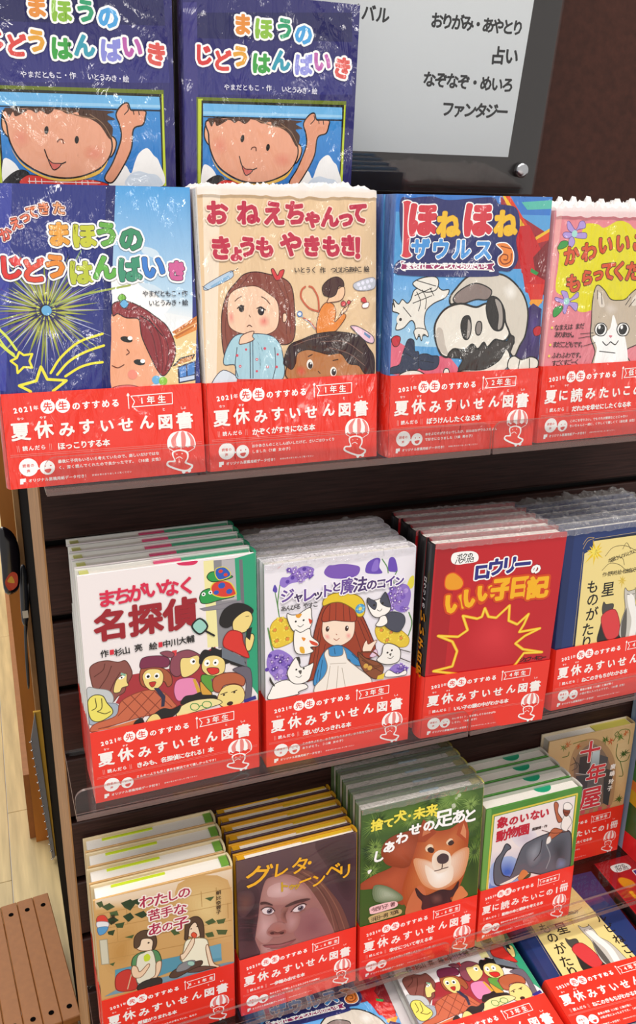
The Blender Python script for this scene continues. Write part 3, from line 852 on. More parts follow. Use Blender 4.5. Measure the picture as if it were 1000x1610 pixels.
'J': '''base 4c343c
Q 5c4248 4a3038 0,1915 1300,1909 1306,1338 0,1418
S 4a3038 2c1e24 4 0,1652 223,1535 214,1185 151,879 202,678 0,739
S 4c343c 6a4640 5 3,1539 153,1524 177,1358 63,1234 0,1335
S 4a3038 2e2026 4 848,1915 1285,1897 1292,1176 1172,1112 992,1545
S 50343a 7a5044 5 307,1604 406,1654 731,1622 933,1417 1173,876 1282,618 1083,633 815,1091 615,1448
B 6e463e 364,1666 532,1648 760,1597 962,1342 1157,983 1236,581 932,615 728,1185 502,1546
L 8a5c4c 106 702,1598 904,1393 1082,1040 1205,626
L 583830 90 645,1615 845,1410 1022,1059 1144,629
L 94685a 61 730,1510 874,1336 992,1068 1068,740
B 9c6c68 293,1593 364,1635 532,1617 701,1486 845,1247 962,978 1053,643 723,634 259,675 225,754 179,902 181,984 215,1201 240,1402
S a4746e c49a98 7 296,1576 391,1624 545,1589 687,1458 801,1261 728,1250 526,1248 260,1348
S c49a98 d4b0b0 4 333,1517 474,1538 586,1424 500,1354 331,1406
S a87c78 c8a0a0 7 222,1199 258,1268 397,1159 408,958 291,831 194,930 189,998
S 98686a 84545a 6 639,1048 844,1115 992,867 1038,648 783,665 608,825
S 9c6c68 b88c8c 5 540,1179 669,1072 638,916 550,878 494,996
S a4746e c09a9c 5 235,850 346,746 548,694 518,653 288,682 239,732
S 9c6a62 6e4440 6 469,1201 555,1239 510,1122 523,1019 467,1071
S a47470 a86c64 5 309,1007 381,1066 480,1033 522,953 507,892 406,876 307,942
S 9c605a 5c302e 4 311,970 351,985 421,937 493,946 515,914 493,888 421,901 350,924
B 4a2626 336,957 368,958 381,930 350,931
B 4a2626 443,917 486,922 481,897 452,900
S 84484a a46066 3 262,816 347,804 462,773 607,778 548,736 404,743 304,777
L 5c2c30 76 255,823 347,799 433,775 534,774 615,781
L 8c5858 62 304,752 403,713 490,710
B 4c3030 244,1366 302,1354 371,1297 357,1292 287,1330 243,1337
B 4c3030 512,1240 613,1267 728,1263 786,1239 728,1227 627,1230 526,1219
B e4d4d8 255,1269 298,1284 356,1259 386,1211 341,1190 278,1216
C 5c5464 337,1230 317
C 1c161c 337,1230 151
C f4f0f4 331,1245 60
L 3a2224 105 247,1271 294,1289 356,1266 392,1212
L 8c6460 60 264,1221 334,1179 383,1192
B e4d4d8 586,1156 641,1192 706,1198 728,1165 691,1131 626,1127
C 5c5464 675,1160 324
C 1c161c 675,1160 154
C f4f0f4 668,1176 62
L 3a2224 107 568,1145 626,1197 706,1208 739,1181
L 8c6460 62 597,1128 669,1113 727,1132
k グ 226,1684 f0b020 -14 2931 44 -
k レ 462,1693 f0b020 -8 1931 45 -
k タ 674,1686 f0b020 -4 2106 45 -
k ・ 779,1688 f0b020 0 1664 45 -
k ト 492,1482 c8a020 0 1353 45 -
k ゥ 579,1458 c8a020 0 756 45 -
k ッ 636,1449 c8a020 0 820 46 -
k ー 730,1486 f0b020 8 1523 46 -
k ン 875,1450 f0b020 0 1692 46 -
k ベ 1043,1522 f0b020 4 1857 46 -
k リ 1177,1467 f0b020 0 1876 47 -''',
'B': '''base e8c8a0
P f4e2cc 46,2175 185,2178 86,718 5,723
F b8d0e8 445 46 B 17,1450 43,1487 230,1581 261,1570 243,1528 73,1453 40,1442
L 334 46 237,1573 303,1602
L 334 46 10,1472 56,1442
P 8ab4d8 73,1471 220,1551 236,1531 89,1459
F d9e2ee 445 64 B 50,721 148,818 277,739 224,682 77,691
F 8a4a3c 3a1c18 80 B 176,902 149,1028 156,1258 206,1409 283,1498 350,1557 448,1575 563,1554 679,1522 745,1459 767,1319 767,1082 717,1005 614,1009 515,1092 299,1100 213,994
L 6a3028 64 678,1491 724,1320 727,1084
L 6a3028 64 628,1492 691,1336 693,1085
L 6a3028 63 192,1257 177,1104 196,980
L 6a3028 63 398,1556 314,1467 229,1378
F f5cdb0 5a3020 63 B 202,1196 213,1378 280,1445 379,1466 461,1461 558,1401 623,1338 633,1213 600,1120 498,1080 365,1088 251,1125
F f5cdb0 5a3020 65 B 668,1243 697,1242 694,1188 666,1181
S f5cdb0 ec8a7c 6 461,1218 511,1240 552,1208 542,1153 483,1143 454,1172
S f5cdb0 f09a8c 4 208,1272 249,1271 254,1194 213,1180
E 2a1a18 318,1296 221,285 0
E 2a1a18 481,1270 273,321 0
E ffffff 491,1279 80,96 0
L 5a3020 63 267,1354 294,1376 324,1391
L 5a3020 64 488,1384 524,1363 559,1324
L 5a3020 64 359,1152 379,1164 400,1151
L 5a3020 48 380,1244 390,1227
L 2a1a18 79 284,1297 308,1315 340,1314
L 2a1a18 80 447,1293 482,1304 518,1279
F d83c40 6a1818 64 B 612,1511 577,1584 597,1596 629,1545 650,1580 687,1586 659,1522
F a8d0e0 3a4a5a 64 B 155,864 180,980 257,1083 382,1097 548,1078 631,1008 662,879 667,766 631,711 503,719 268,740 248,852
L 3a4a5a 64 270,992 248,852 269,756
L 3a4a5a 66 588,978 592,834 563,723
L 3a4a5a 64 380,1050 372,742
L 3a4a5a 65 403,1049 395,741
C d84a60 268,929 113
C d84a60 289,842 113
C d84a60 433,890 114
C d84a60 503,974 114
C d84a60 523,825 115
C d84a60 600,821 116
C d84a60 344,973 97
C d84a60 429,795 98
C d84a60 297,1038 96
C d84a60 612,922 99
C ffffff 433,890 49
C ffffff 523,825 49
C ffffff 289,842 49
F f5cdb0 5a3020 64 B 288,1022 306,1076 357,1105 415,1114 401,1077 413,1049 362,1027 316,1018
P d83c30 260,740 640,719 605,689 250,690
L c86040 150 991,1250 895,1284 828,1364 833,1426 864,1454
L c86040 150 982,1250 975,1361 933,1440 899,1456
L a8b8c8 99 817,1255 842,1207 893,1173 945,1116
L c86040 99 842,1207 894,1181 953,1116
C 4a78b8 812,1239 247
C d8e0e8 812,1239 148
F e88a3c 6a3a18 67 B 962,1075 978,1234 1036,1320 1106,1310 1132,1246 1122,1166 1194,1228 1221,1203 1148,1109 1103,1086
F f2c8a4 5a3020 67 B 1053,1327 1098,1390 1196,1451 1213,1403 1195,1356 1159,1333 1097,1326
F 4a2a24 2a1410 66 B 1023,1391 1016,1454 1073,1508 1143,1527 1196,1498 1205,1451 1160,1452 1133,1389 1089,1366 1054,1375
F f2c8a4 5a3020 68 B 1167,1221 1212,1284 1248,1323 1230,1259
L 7a5a38 68 1212,1276 1284,1338
L 7a5a38 68 1230,1307 1195,1340
F d84a50 4a1a18 51 B 1186,1292 1180,1324 1213,1331 1221,1299
F d84a50 4a1a18 51 B 1230,1315 1248,1339 1266,1322 1248,1303
P 6a9cd0 941,1076 1103,1078 1067,1023 934,1020
F c8ccd8 889 51 B 1299,1473 1474,1518 1480,1430 1330,1417
C eef 1339,1464 152
C eef 1378,1475 153
C eef 1420,1485 153
C eef 1458,1494 153
C eef 1357,1432 136
C eef 1396,1438 136
C eef 1438,1447 136
F d83c40 833 51 B 1360,1344 1393,1359 1411,1319 1374,1320
F ffffff 833 51 B 1374,1303 1429,1318 1425,1278 1378,1274
F f0c8d8 445 68 B 1269,1129 1338,1118 1466,1040 1475,982 1411,993 1337,1053 1274,1112
P 6a8cb8 1392,1076 1451,1037 1438,1016 1385,1056
F b87848 3a1c10 83 B 695,845 767,955 890,998 1156,987 1300,898 1429,725 1410,676 744,697
E f4f0e8 892,828 288,406 0
E 2a1a18 896,819 203,288 0
E f4f0e8 1103,756 293,414 0
E 2a1a18 1107,753 207,293 0
E ffffff 901,835 68,85 0
E ffffff 1112,767 69,86 0
S b87848 d8604c 6 773,817 851,813 868,755 814,726 763,761
L 3a1c10 84 879,893 915,908
L 3a1c10 86 1101,850 1146,856
L 3a1c10 68 965,767 983,749
F 3a2420 1c1210 66 B 661,863 716,989 821,1032 962,1075 1139,1085 1337,1045 1429,942 1481,857 1476,706 1392,727 1337,797 1245,818 1173,904 1065,901 959,930 872,950 784,922 765,842 729,795 678,830
L 7a5a50 66 751,987 891,1030 1067,1055
L 7a5a50 68 996,1009 1210,1001 1374,895
L 7a5a50 68 1066,958 1246,901 1392,794
k お 149,2013 c02a48 0 1828 99 108:f4dcc8
k ね 399,2015 c02a48 0 1864 101 110:f4dcc8
k え 610,2015 c02a48 0 1895 103 112:f4dcc8
k ち 792,2019 c02a48 0 1921 104 113:f4dcc8
k ゃ 939,1984 c02a48 0 1532 105 115:f4dcc8
k ん 1088,1992 c02a48 0 1677 106 116:f4dcc8
k っ 1226,1990 c02a48 0 1565 108 117:f4dcc8
k て 1337,2025 c02a48 0 1706 108 118:f4dcc8
k き 169,1754 c02a48 0 1859 101 110:f4dcc8
k ょ 292,1721 c02a48 0 1294 102 111:f4dcc8
k う 387,1763 c02a48 0 1611 102 112:f4dcc8
k も 528,1758 c02a48 0 1629 103 113:f4dcc8
k や 749,1780 c02a48 0 1941 105 115:f4dcc8
k き 925,1767 c02a48 0 1678 106 116:f4dcc8
k も 1097,1764 c02a48 0 1700 108 118:f4dcc8
k き 1251,1771 c02a48 0 1718 109 119:f4dcc8
k ！ 1381,1750 c02a48 0 2037 110 120:f4dcc8
t 2a2020 794,1585 1018,1582 516 6 - いとうく_作
t 2a2020 1112,1581 1411,1587 529 6 - つじむらあゆこ_絵''',
'E': '''base f0e8ea
P f0e8a8 1064,2173 1160,2170 1174,1335 1074,1343
P 8c8a90 1154,2166 1355,2159 1386,1296 1173,1314
P b8b4b8 1227,2160 1345,2154 1376,1768 1216,1772
P 2ca078 1345,2160 1535,2189 1535,775 1390,1031 1367,1386
P 707078 1384,2142 1416,2142 1439,1066 1406,1068
B d82c60 828,2189 866,2189 960,2189 1016,2180 977,2151 864,2162
F 8c8890 7a7680 60 P 1015,1732 1396,1754 1414,1688 1057,1705
F 2c9c4c 1c3c20 80 B 1019,1845 1044,1892 1103,1910 1141,1888 1150,1845 1218,1824 1297,1822 1326,1797 1197,1786 1098,1771 1040,1780 1022,1808
F d83c30 e0d040 100 B 1144,1846 1122,1911 1153,1958 1222,1968 1300,1935 1347,1845 1337,1812 1237,1806
E 2c58b8 1221,1921 321,281 0
E 2c58b8 1288,1855 284,243 0
E 2c58b8 1170,1863 241,201 0
F 2c9c4c 1c3c20 79 B 1091,2018 1118,2059 1166,2058 1194,2013 1302,2003 1317,1984 1222,1968 1134,1971
F 2c58b8 e0d040 79 B 1165,2037 1177,2087 1245,2093 1293,2049 1302,2003 1242,1979 1193,1982
E d83c30 1215,2057 199,159 0
E d83c30 1259,2018 180,160 0
C ffffff 1055,1864 179
C ffffff 1117,1871 180
C 111111 1055,1864 80
C 111111 1117,1871 80
P a83038 383,1210 745,1202 1144,1341 1214,978 1008,887 604,709 236,964
F 8a5048 5a2820 77 B 42,1339 99,1380 190,1383 280,1351 345,1353 386,1272 391,1197 339,1113 317,1053 259,1023 199,972 112,1054 63,1127 43,1236
L 5a2820 77 72,1251 148,1298 170,1356
L 5a2820 78 99,1120 180,1229 223,1325
L 5a2820 79 166,1021 230,1156 292,1249
F f0d888 3a2a18 59 B 250,1173 299,1216 346,1227 345,1154 354,1110 301,1099 276,1062 225,1073
P 8ab8a0 301,1247 342,1222 335,1202 294,1227
E ffffff 302,1198 275,138 15
C 111111 302,1198 79
F c4c8cc 888 58 B 0,1140 90,1132 189,1091 221,1010 187,931 121,903 27,881 0,824
F a4b0c0 667 59 B 181,975 253,939 265,828 207,798 113,797 2,801 0,933 54,1003
F ece06a 4a4418 78 B 5,1034 59,1076 131,1054 163,979 204,906 192,855 96,812 24,839 0,931
L 4a4418 78 66,1043 69,957 30,934
L 4a4418 78 120,1031 114,937 75,913
L 4a4418 79 75,913 137,878 185,889
F c86848 8a3c28 80 B 228,836 273,956 371,1010 524,1032 656,983 748,854 756,808 569,783 414,773 222,751 15,722 39,793
L 8a3c28 80 293,973 451,743
L 8a3c28 80 371,1010 548,755
L 8a3c28 80 466,1022 646,777
L 8a3c28 81 580,1009 727,815
L 8a3c28 80 247,832 466,1022
L 8a3c28 81 337,769 580,1009
L 8a3c28 82 451,754 675,957
L 8a3c28 80 72,742 222,751
P d87848 34,729 260,743 413,763 391,713 34,725
F a85838 5a2818 80 B 456,1174 479,1254 555,1260 668,1217 732,1140 738,1053 698,1028 662,1090 563,1045 488,1071 462,1109
F f0d888 5a2818 60 B 485,1189 535,1232 629,1214 665,1153 651,1070 601,1027 552,1022 507,1068 487,1125
E ffffff 529,1168 240,280 0
E ffffff 607,1156 242,282 0
C 111111 531,1163 140
C 111111 605,1153 141
F c03028 3a1010 40 B 537,1102 595,1099 579,1059 554,1056
F 7c2c4c 4a1830 60 B 470,1256 480,1338 542,1357 655,1342 720,1302 723,1249 688,1224 574,1246
P 2c2c48 573,1043 620,1033 674,936 659,840 630,840 638,921 599,995
F 8c4858 4a2028 81 B 725,1195 749,1308 809,1349 907,1352 1003,1281 981,1242 883,1239 819,1123 760,1124
F f0d888 4a2028 61 B 825,1272 904,1278 983,1285 1000,1206 978,1146 897,1096 828,1110
E ffffff 934,1234 246,308 20
C 111111 941,1232 123
P d83c44 752,1371 795,1373 789,1321 750,1318
F 8c4858 4a2028 60 B 647,1373 714,1378 770,1342 749,1308 693,1329
F e88ab8 8a3a60 61 B 777,1066 857,1083 954,1052 989,913 888,890 788,867 753,963
P d8a838 925,1058 951,1057 1008,887 968,891
F 1c1818 1c1818 62 B 999,1195 1003,1281 1044,1327 1103,1305 1114,1340 1183,1301 1223,1304 1303,1268 1282,1228 1317,1178 1219,1153 1180,1204 1101,1241
F f0d888 3a2a18 62 B 1013,1182 1051,1250 1141,1255 1220,1196 1228,1107 1196,1059 1095,1057 1026,1114
E ffffff 1063,1194 270,332 0
E ffffff 1143,1185 271,334 0
C 111111 1067,1189 104
C 111111 1139,1182 104
F d83028 3a1010 62 B 1061,1140 1157,1126 1166,1076 1095,1072
F 5c9c3c 2a4a1a 62 B 1015,1084 1135,1049 1237,1062 1214,978 1089,893 1012,997
P 7a3c7a 1094,1024 1175,1041 1153,990 1103,989
F d8a03c 3a2a18 63 B 993,1023 1051,945 1099,868 1008,883
F b8603c 6a2818 85 B 1114,910 1114,1020 1196,1059 1318,1046 1410,983 1398,896 1316,935 1213,934 1170,876
F f0d888 6a2818 64 B 1148,813 1192,905 1274,932 1367,902 1407,826 1394,738 1289,693 1186,726
L 3a2a18 85 1180,851 1242,861
L 3a2a18 86 1283,852 1335,864
E 3a1a18 1265,739 302,216 0
C 3a2a18 1210,840 107
C 3a2a18 1309,847 108
F 1c1818 1c1818 62 B 807,841 849,899 929,900 989,913 1008,883 1129,851 1127,806 1006,821 846,822
F f0e0a0 3a2a18 63 B 785,791 886,836 1007,839 1128,818 1187,760 1003,732 801,710 762,729
O 3a9048 84 B 894,789 915,812 961,797 974,761 947,740 907,753
O 3a9048 85 B 1005,788 1030,809 1076,795 1089,759 1060,738 1016,756
L 3a9048 85 974,772 1004,777
F 1c1818 1c1818 62 B 569,783 649,821 726,793 806,820 783,758 722,716 679,648 606,753
F f0d888 3a2a18 62 B 486,691 529,770 588,779 624,716 613,685
F 1c1818 1c1818 61 B 380,693 393,745 452,765 467,685
F 1c1818 1c1818 61 B 1191,1588 1234,1686 1335,1732 1435,1706 1505,1641 1474,1604 1393,1638 1351,1561 1269,1511 1209,1532
F f0d888 3a2a18 62 B 1352,1603 1434,1642 1484,1613 1493,1536 1430,1440 1328,1458 1310,1546
L 3a2a18 62 1433,1589 1463,1589
F d8342c 8a1a18 83 B 1226,1412 1288,1475 1389,1436 1407,1336 1456,1196 1435,1178 1323,1253 1224,1326
P 1c1818 1241,1214 1423,1136 1412,1072 1280,1141
F f0d888 3a2a18 63 B 1428,1375 1490,1408 1510,1361 1477,1257 1436,1254
P 1c1c20 1440,1460 1492,1476 1469,1346 1433,1385
P 6c7480 1204,1330 1404,1183 1423,1092 1201,1222
F 6a6270 4a4250 64 B 1299,1083 1464,1061 1469,768 1405,736 1420,959
P 2c2c88 1395,750 1511,771 1521,734 1405,718
k ま 225,1955 d8284c 0 1642 56 -
k ち 355,1960 d8284c 0 1657 56 -
k が 479,1966 d8284c 0 1671 57 -
k い 621,1978 d8284c 0 1687 58 -
k な 761,1971 d8284c 0 1705 58 -
k く 909,1968 d8284c 0 1723 59 -
k 名 245,1709 9c1c28 0 2960 114 -
k 探 542,1709 9c1c28 0 3024 116 -
k 偵 844,1709 9c1c28 0 3090 119 -
C 9ad0c4 1009,1567 728
O 1c1c1c 161 B 939,1579 1012,1641 1079,1554 1006,1491
L 1c1c1c 183 1054,1517 1137,1453
t 1c1818 173,1454 173,1454 729 14 - 作
P d8283c 218,1480 253,1480 252,1433 217,1433
t 1c1818 290,1446 462,1456 735 14 - 杉山_亮
t 1c1818 590,1449 590,1449 751 14 - 絵
P d8283c 637,1476 671,1476 671,1428 636,1428
t 1c1818 708,1450 921,1456 757 14 - 中川大輔''',
'F': '''base eeeaf4
S eeeaf4 dcd8e8 4 532,1540 1071,1378 1125,951 800,795 477,1020 436,1394
B 7c58b8 566,1928 604,1991 661,1993 739,1993 836,1975 916,1941 907,1874 839,1843 741,1847 625,1872
L 5a8c4c 94 148,1887 123,1679 150,1479
L 5a8c4c 94 96,1818 132,1599
B 9478d0 143,1869 161,1933 226,1934 282,1984 376,2020 471,1979 433,1917 358,1878 245,1865 189,1834
S 9478d0 c0a8e8 3 282,1946 357,1984 414,1948 339,1900
C 5c3ca8 376,1991 190
C 5c3ca8 320,1960 189
C 5c3ca8 264,1920 189
C 5c3ca8 217,1888 189
C 5c3ca8 433,1974 172
B 5c48b0 77,1820 96,1875 118,1834 111,1797
B 6a4cb8 976,1884 994,1971 1072,2010 1122,1994 1115,1916 1147,1852 1057,1854
B 8c70d0 1036,1887 1063,1982 1102,1986 1100,1888
B 6a4cb8 1207,1874 1213,1983 1253,1997 1285,1954 1303,1852 1258,1848
L 5a8c4c 99 1142,1991 1195,1906 1208,1844
L 5a8c4c 101 1299,1852 1262,1757 1349,1624
B ece04c 1409,1677 1436,1764 1476,1779 1481,1687 1451,1650
B 9478d0 1226,1621 1304,1711 1408,1697 1453,1609 1438,1488 1378,1414 1273,1471 1218,1561
C b89ce4 1308,1629 266
C 7c5cc0 1371,1580 268
C b89ce4 1332,1524 268
C 7c5cc0 1269,1574 246
C b89ce4 1400,1637 247
C 7c5cc0 1366,1457 249
L 5a8c4c 125 1441,1405 1479,1274 1414,1073
F e8c83c a88418 58 B 55,1355 46,1435 75,1510 150,1548 225,1507 273,1420 282,1318 225,1267 91,1249
R 7 0 578 347 f4dc50 150,1518 3
R 7 0 579 347 f4dc50 93,1428 4
R 7 0 582 349 f4dc50 206,1430 5
R 7 0 583 350 f4dc50 111,1316 6
R 7 0 587 352 f4dc50 215,1319 7
C e8903c 150,1518 173
C e8903c 93,1428 174
C e8903c 206,1430 175
C e8903c 111,1316 175
C e8903c 215,1319 176
L 5a8c4c 134 28,1458 72,1232 148,1118
F e8c83c a88418 62 B 1107,1206 1094,1292 1154,1324 1259,1287 1365,1228 1454,1130 1436,1048 1330,1054 1161,1135
R 7 0 581 373 f4dc50 1157,1261 3
R 7 0 585 376 f4dc50 1261,1224 4
R 7 0 592 380 f4dc50 1369,1144 5
R 7 0 587 377 f4dc50 1222,1146 6
C e8903c 1157,1261 166
C e8903c 1261,1224 167
C e8903c 1369,1144 169
C e8903c 1222,1146 168
B 9478d0 15,1141 53,1215 148,1219 263,1119 282,992 204,903 89,944 23,1038
C b89ce4 119,1143 255
C 7c5cc0 176,1072 257
C b89ce4 147,995 258
C 7c5cc0 71,1090 255
C b89ce4 224,982 239
C 5c3ca8 44,1176 195
C 5c3ca8 14,1039 196
B 9478d0 1255,821 1338,871 1426,791 1407,729 1279,741
R 6 0 471 314 6c4cb4 106,1151 0
C e4d8f4 106,1151 78
R 6 0 472 315 b89ce4 152,1148 1
C e4d8f4 152,1148 79
R 6 0 477 318 b89ce4 137,946 2
C e4d8f4 137,946 80
R 6 0 474 316 a484d8 103,1046 3
C e4d8f4 103,1046 79
R 6 0 479 319 a484d8 208,956 4
C e4d8f4 208,956 80
R 6 0 476 317 a484d8 101,950 5
C e4d8f4 101,950 79
R 6 0 475 317 a484d8 215,1111 6
C e4d8f4 215,1111 79
R 6 0 476 317 a484d8 114,962 7
C e4d8f4 114,962 79
R 6 0 473 315 6c4cb4 76,1035 8
C e4d8f4 76,1035 79
R 6 0 473 315 6c4cb4 157,1124 9
C e4d8f4 157,1124 79
R 6 0 477 318 a484d8 112,944 10
C e4d8f4 112,944 79
R 6 0 471 314 a484d8 62,1112 11
C e4d8f4 62,1112 78
R 6 0 477 318 6c4cb4 222,1032 12
C e4d8f4 222,1032 80
R 6 0 473 315 6c4cb4 142,1101 13
C e4d8f4 142,1101 79
R 6 0 491 327 b89ce4 1265,1619 0
C e4d8f4 1265,1619 82
R 6 0 491 328 a484d8 1252,1586 1
C e4d8f4 1252,1586 82
R 6 0 495 330 a484d8 1334,1532 2
C e4d8f4 1334,1532 83
R 6 0 493 329 b89ce4 1266,1535 3
C e4d8f4 1266,1535 82
R 6 0 492 328 6c4cb4 1311,1635 4
C e4d8f4 1311,1635 82
R 6 0 492 328 a484d8 1286,1604 5
C e4d8f4 1286,1604 82
R 6 0 493 329 a484d8 1353,1631 6
C e4d8f4 1353,1631 82
R 6 0 489 326 8a68cc 1253,1676 7
C e4d8f4 1253,1676 81
R 6 0 493 329 8a68cc 1288,1553 8
C e4d8f4 1288,1553 82
R 6 0 495 330 a484d8 1262,1479 9
C e4d8f4 1262,1479 82
R 6 0 491 327 b89ce4 1318,1671 10
C e4d8f4 1318,1671 82
R 6 0 500 333 a484d8 1408,1451 11
C e4d8f4 1408,1451 83
R 6 0 490 327 8a68cc 1238,1627 12
C e4d8f4 1238,1627 82
R 6 0 457 305 b89ce4 382,1945 0
C e4d8f4 382,1945 76
R 6 0 453 302 6c4cb4 273,1982 1
C e4d8f4 273,1982 75
R 6 0 453 302 8a68cc 273,1974 2
C e4d8f4 273,1974 76
R 6 0 453 302 b89ce4 281,2000 3
C e4d8f4 281,2000 75
R 6 0 455 303 a484d8 309,1958 4
C e4d8f4 309,1958 76
R 6 0 459 306 6c4cb4 431,1919 5
C e4d8f4 431,1919 77
R 6 0 458 306 8a68cc 427,1937 6
C e4d8f4 427,1937 76
R 6 0 451 301 8a68cc 232,2000 7
C e4d8f4 232,2000 75
R 6 0 457 305 b89ce4 341,1888 8
C e4d8f4 341,1888 76
R 6 0 456 304 a484d8 329,1932 9
C e4d8f4 329,1932 76
R 6 0 458 305 a484d8 431,1969 10
C e4d8f4 431,1969 76
R 6 0 518 346 8a68cc 1423,800 0
C e4d8f4 1423,800 86
R 6 0 516 344 6c4cb4 1378,826 1
C e4d8f4 1378,826 86
R 6 0 516 344 6c4cb4 1380,827 2
C e4d8f4 1380,827 86
R 6 0 517 345 8a68cc 1346,768 3
C e4d8f4 1346,768 86
R 6 0 516 344 a484d8 1379,845 4
C e4d8f4 1379,845 86
F 9c3c20 5a1c10 98 B 532,1540 589,1631 705,1654 865,1571 947,1458 1055,1215 1100,1082 1062,983 919,986 800,838 478,853 399,868 447,1149 475,1348
L 5a1c10 60 552,1417 516,1138 478,895
L 5a1c10 60 523,1381 477,1103 439,881
L 5a1c10 60 584,1208 556,1048 538,885
L 5a1c10 61 909,1402 995,1183 1061,1025
L 5a1c10 61 870,1327 935,1130 980,997
L 5a1c10 61 938,1418 1036,1197 1081,1043
F f8e0cc 7a3c28 79 B 556,1456 561,1536 668,1560 806,1529 868,1449 880,1325 852,1227 753,1170 653,1187 573,1261 549,1356
F a84024 5a1c10 79 B 552,1447 570,1554 647,1623 765,1616 866,1531 893,1405 789,1411 670,1439
L 5a1c10 59 628,1605 620,1446
L 5a1c10 59 686,1617 685,1437
L 5a1c10 60 755,1607 769,1424
L 5a1c10 60 815,1568 832,1414
E 3a1c18 604,1362 180,279 0
E 3a1c18 798,1338 182,283 0
E ffffff 610,1371 60,80 0
E ffffff 804,1347 61,81 0
S f8e0cc f4a8a0 4 573,1312 622,1304 633,1252 589,1259
S f8e0cc f4a8a0 4 791,1288 841,1280 842,1228 796,1236
L a85848 60 668,1252 696,1231 724,1247
L a85848 60 691,1297 699,1288
F e8c830 8a6c10 79 B 560,1605 569,1673 666,1715 803,1700 923,1643 975,1555 968,1455 908,1443 866,1521 745,1608 647,1623
C 4a9cd0 930,1521 504
R 8 0 545 363 8cc8ec 930,1521 2
C ece060 930,1521 182
F 3c8cc8 1c4868 82 B 469,813 497,954 546,1091 614,1162 713,1177 814,1119 918,1007 1001,951 961,915 858,954 796,1007 538,800
L 1c4868 61 517,951 499,818
L 1c4868 61 556,1048 528,823
L 1c4868 62 856,1060 960,947
L 1c4868 61 674,1152 685,1089
F f4ece4 8a7c70 81 B 575,1107 614,1152 635,1076 755,1066 764,1148 795,1070 817,1004 921,901 1069,747 989,653 540,683 479,769 578,877 606,977
L b8aca0 61 636,972 600,704
L b8aca0 62 757,930 803,666
L b8aca0 62 717,958 701,685
L b8aca0 61 636,993 797,975
F f8e0cc 7a3c28 62 B 976,1144 1005,1181 1021,1137 1078,1159 1114,1164 1079,1106 1040,1050 967,1072
F e8c8e0 8a6c80 63 B 1041,1008 1101,1071 1123,1015 1083,990
F 8a4c2c 4a2410 83 B 917,1070 1000,993 1126,929 1191,854 1152,753 1069,768 962,894
L 4a2410 62 960,979 1171,814
L 4a2410 63 1004,844 1169,879
O 6a3818 124 B 927,1048 1081,1043 1168,922 1086,894
C d8a84c 1003,908 252
C d8a84c 1045,880 253
F fcf8f4 4a4440 77 B 216,1508 210,1578 254,1558 320,1556 368,1584 435,1604 445,1523 451,1452 417,1387 340,1369 263,1401
B e8a030 292,1552 349,1557 330,1520 301,1525
B d84c30 416,1497 451,1472 432,1439
F fcf8f4 4a4440 78 B 282,1398 340,1369 426,1396 446,1312 515,1240 505,1201 437,1202 467,1156 398,1137 301,1163 272,1259
B e89030 349,1317 388,1301 369,1274
B e8b030 330,1219 369,1213 379,1150 340,1163
B d84c30 427,1275 505,1231 499,1206 447,1231
L 4a4440 59 311,1444 336,1426 368,1445
C 2a2420 292,1487 97
C 2a2420 368,1489 98
F fcf8f4 4a4440 81 B 1001,1551 1003,1622 1065,1587 1155,1610 1180,1657 1217,1591 1242,1476 1192,1421 1111,1403 1049,1443
F 4a4c5c 2a2c38 60 B 1000,1612 1065,1587 1096,1548 1078,1489 1015,1549
F 4a4c5c 2a2c38 61 B 1135,1593 1178,1652 1211,1592 1241,1496 1179,1515 1137,1552
C 2a2420 1070,1537 122
C 2a2420 1157,1545 122
F 4a4c5c 2a2c38 62 B 1192,1421 1274,1440 1379,1393 1400,1307 1345,1221 1260,1245 1175,1321 1143,1367
F fcf8f4 4a4440 82 B 1141,1408 1193,1411 1216,1335 1155,1303 1093,1323 1122,1370
L 4a4440 61 1104,1485 1133,1467 1153,1488
F f4f0ec 4a4440 84 B 1115,953 1165,1008 1179,1090 1224,1114 1308,1079 1363,1017 1357,911 1284,881 1189,897
L 4a4440 85 1352,1030 1471,978
L 4a4440 86 1367,931 1476,869
C 2a2420 1227,1014 106
C 2a2420 1272,1032 106
B 6a6460 1245,994 1269,1001 1262,970
L 4a4440 64 1229,959 1263,944 1292,965
F fcf8f4 4a4440 80 B 208,964 234,1042 301,1122 340,1013 418,1020 467,1032 448,942 419,864 341,836 253,863
B 3a3430 297,1113 330,1117 336,1045
B 5a5450 317,976 350,976 340,936
C 2a2420 297,994 100
C 2a2420 370,993 101
L 4a4440 60 292,924 325,906 350,922
F fcf8f4 4a4440 80 B 40,808 89,882 204,903 282,847 380,829 410,782 321,756 301,728 30,727
B 3a3430 41,963 60,918 88,862 69,865 35,923
F fcf8f4 4a4440 64 B 1215,753 1244,823 1342,763 1426,791 1424,737
P e8c83c 1131,779 1203,798 1195,735 1121,741
k ジ 211,1754 6a4c9c 0 1410 40 122:f4f0fa
k ャ 316,1729 3c2858 0 1076 40 123:f4f0fa
k レ 415,1735 6a4c9c 0 1507 41 124:f4f0fa
k ッ 507,1726 3c2858 0 1088 41 124:f4f0fa
k ト 591,1749 6a4c9c 0 1404 41 125:f4f0fa
k と 688,1779 5a3c80 0 1097 41 125:f4f0fa
k 魔 805,1769 6a4c9c 0 1658 41 126:f4f0fa
k 法 924,1767 4c3470 0 1590 42 127:f4f0fa
k の 1040,1751 4c3470 0 1162 42 128:f4f0fa
k コ 1136,1750 4c3470 0 1128 42 129:f4f0fa
k イ 1231,1761 5a3c90 0 1134 43 130:f4f0fa
k ン 1323,1753 5a3c90 0 1019 43 130:f4f0fa
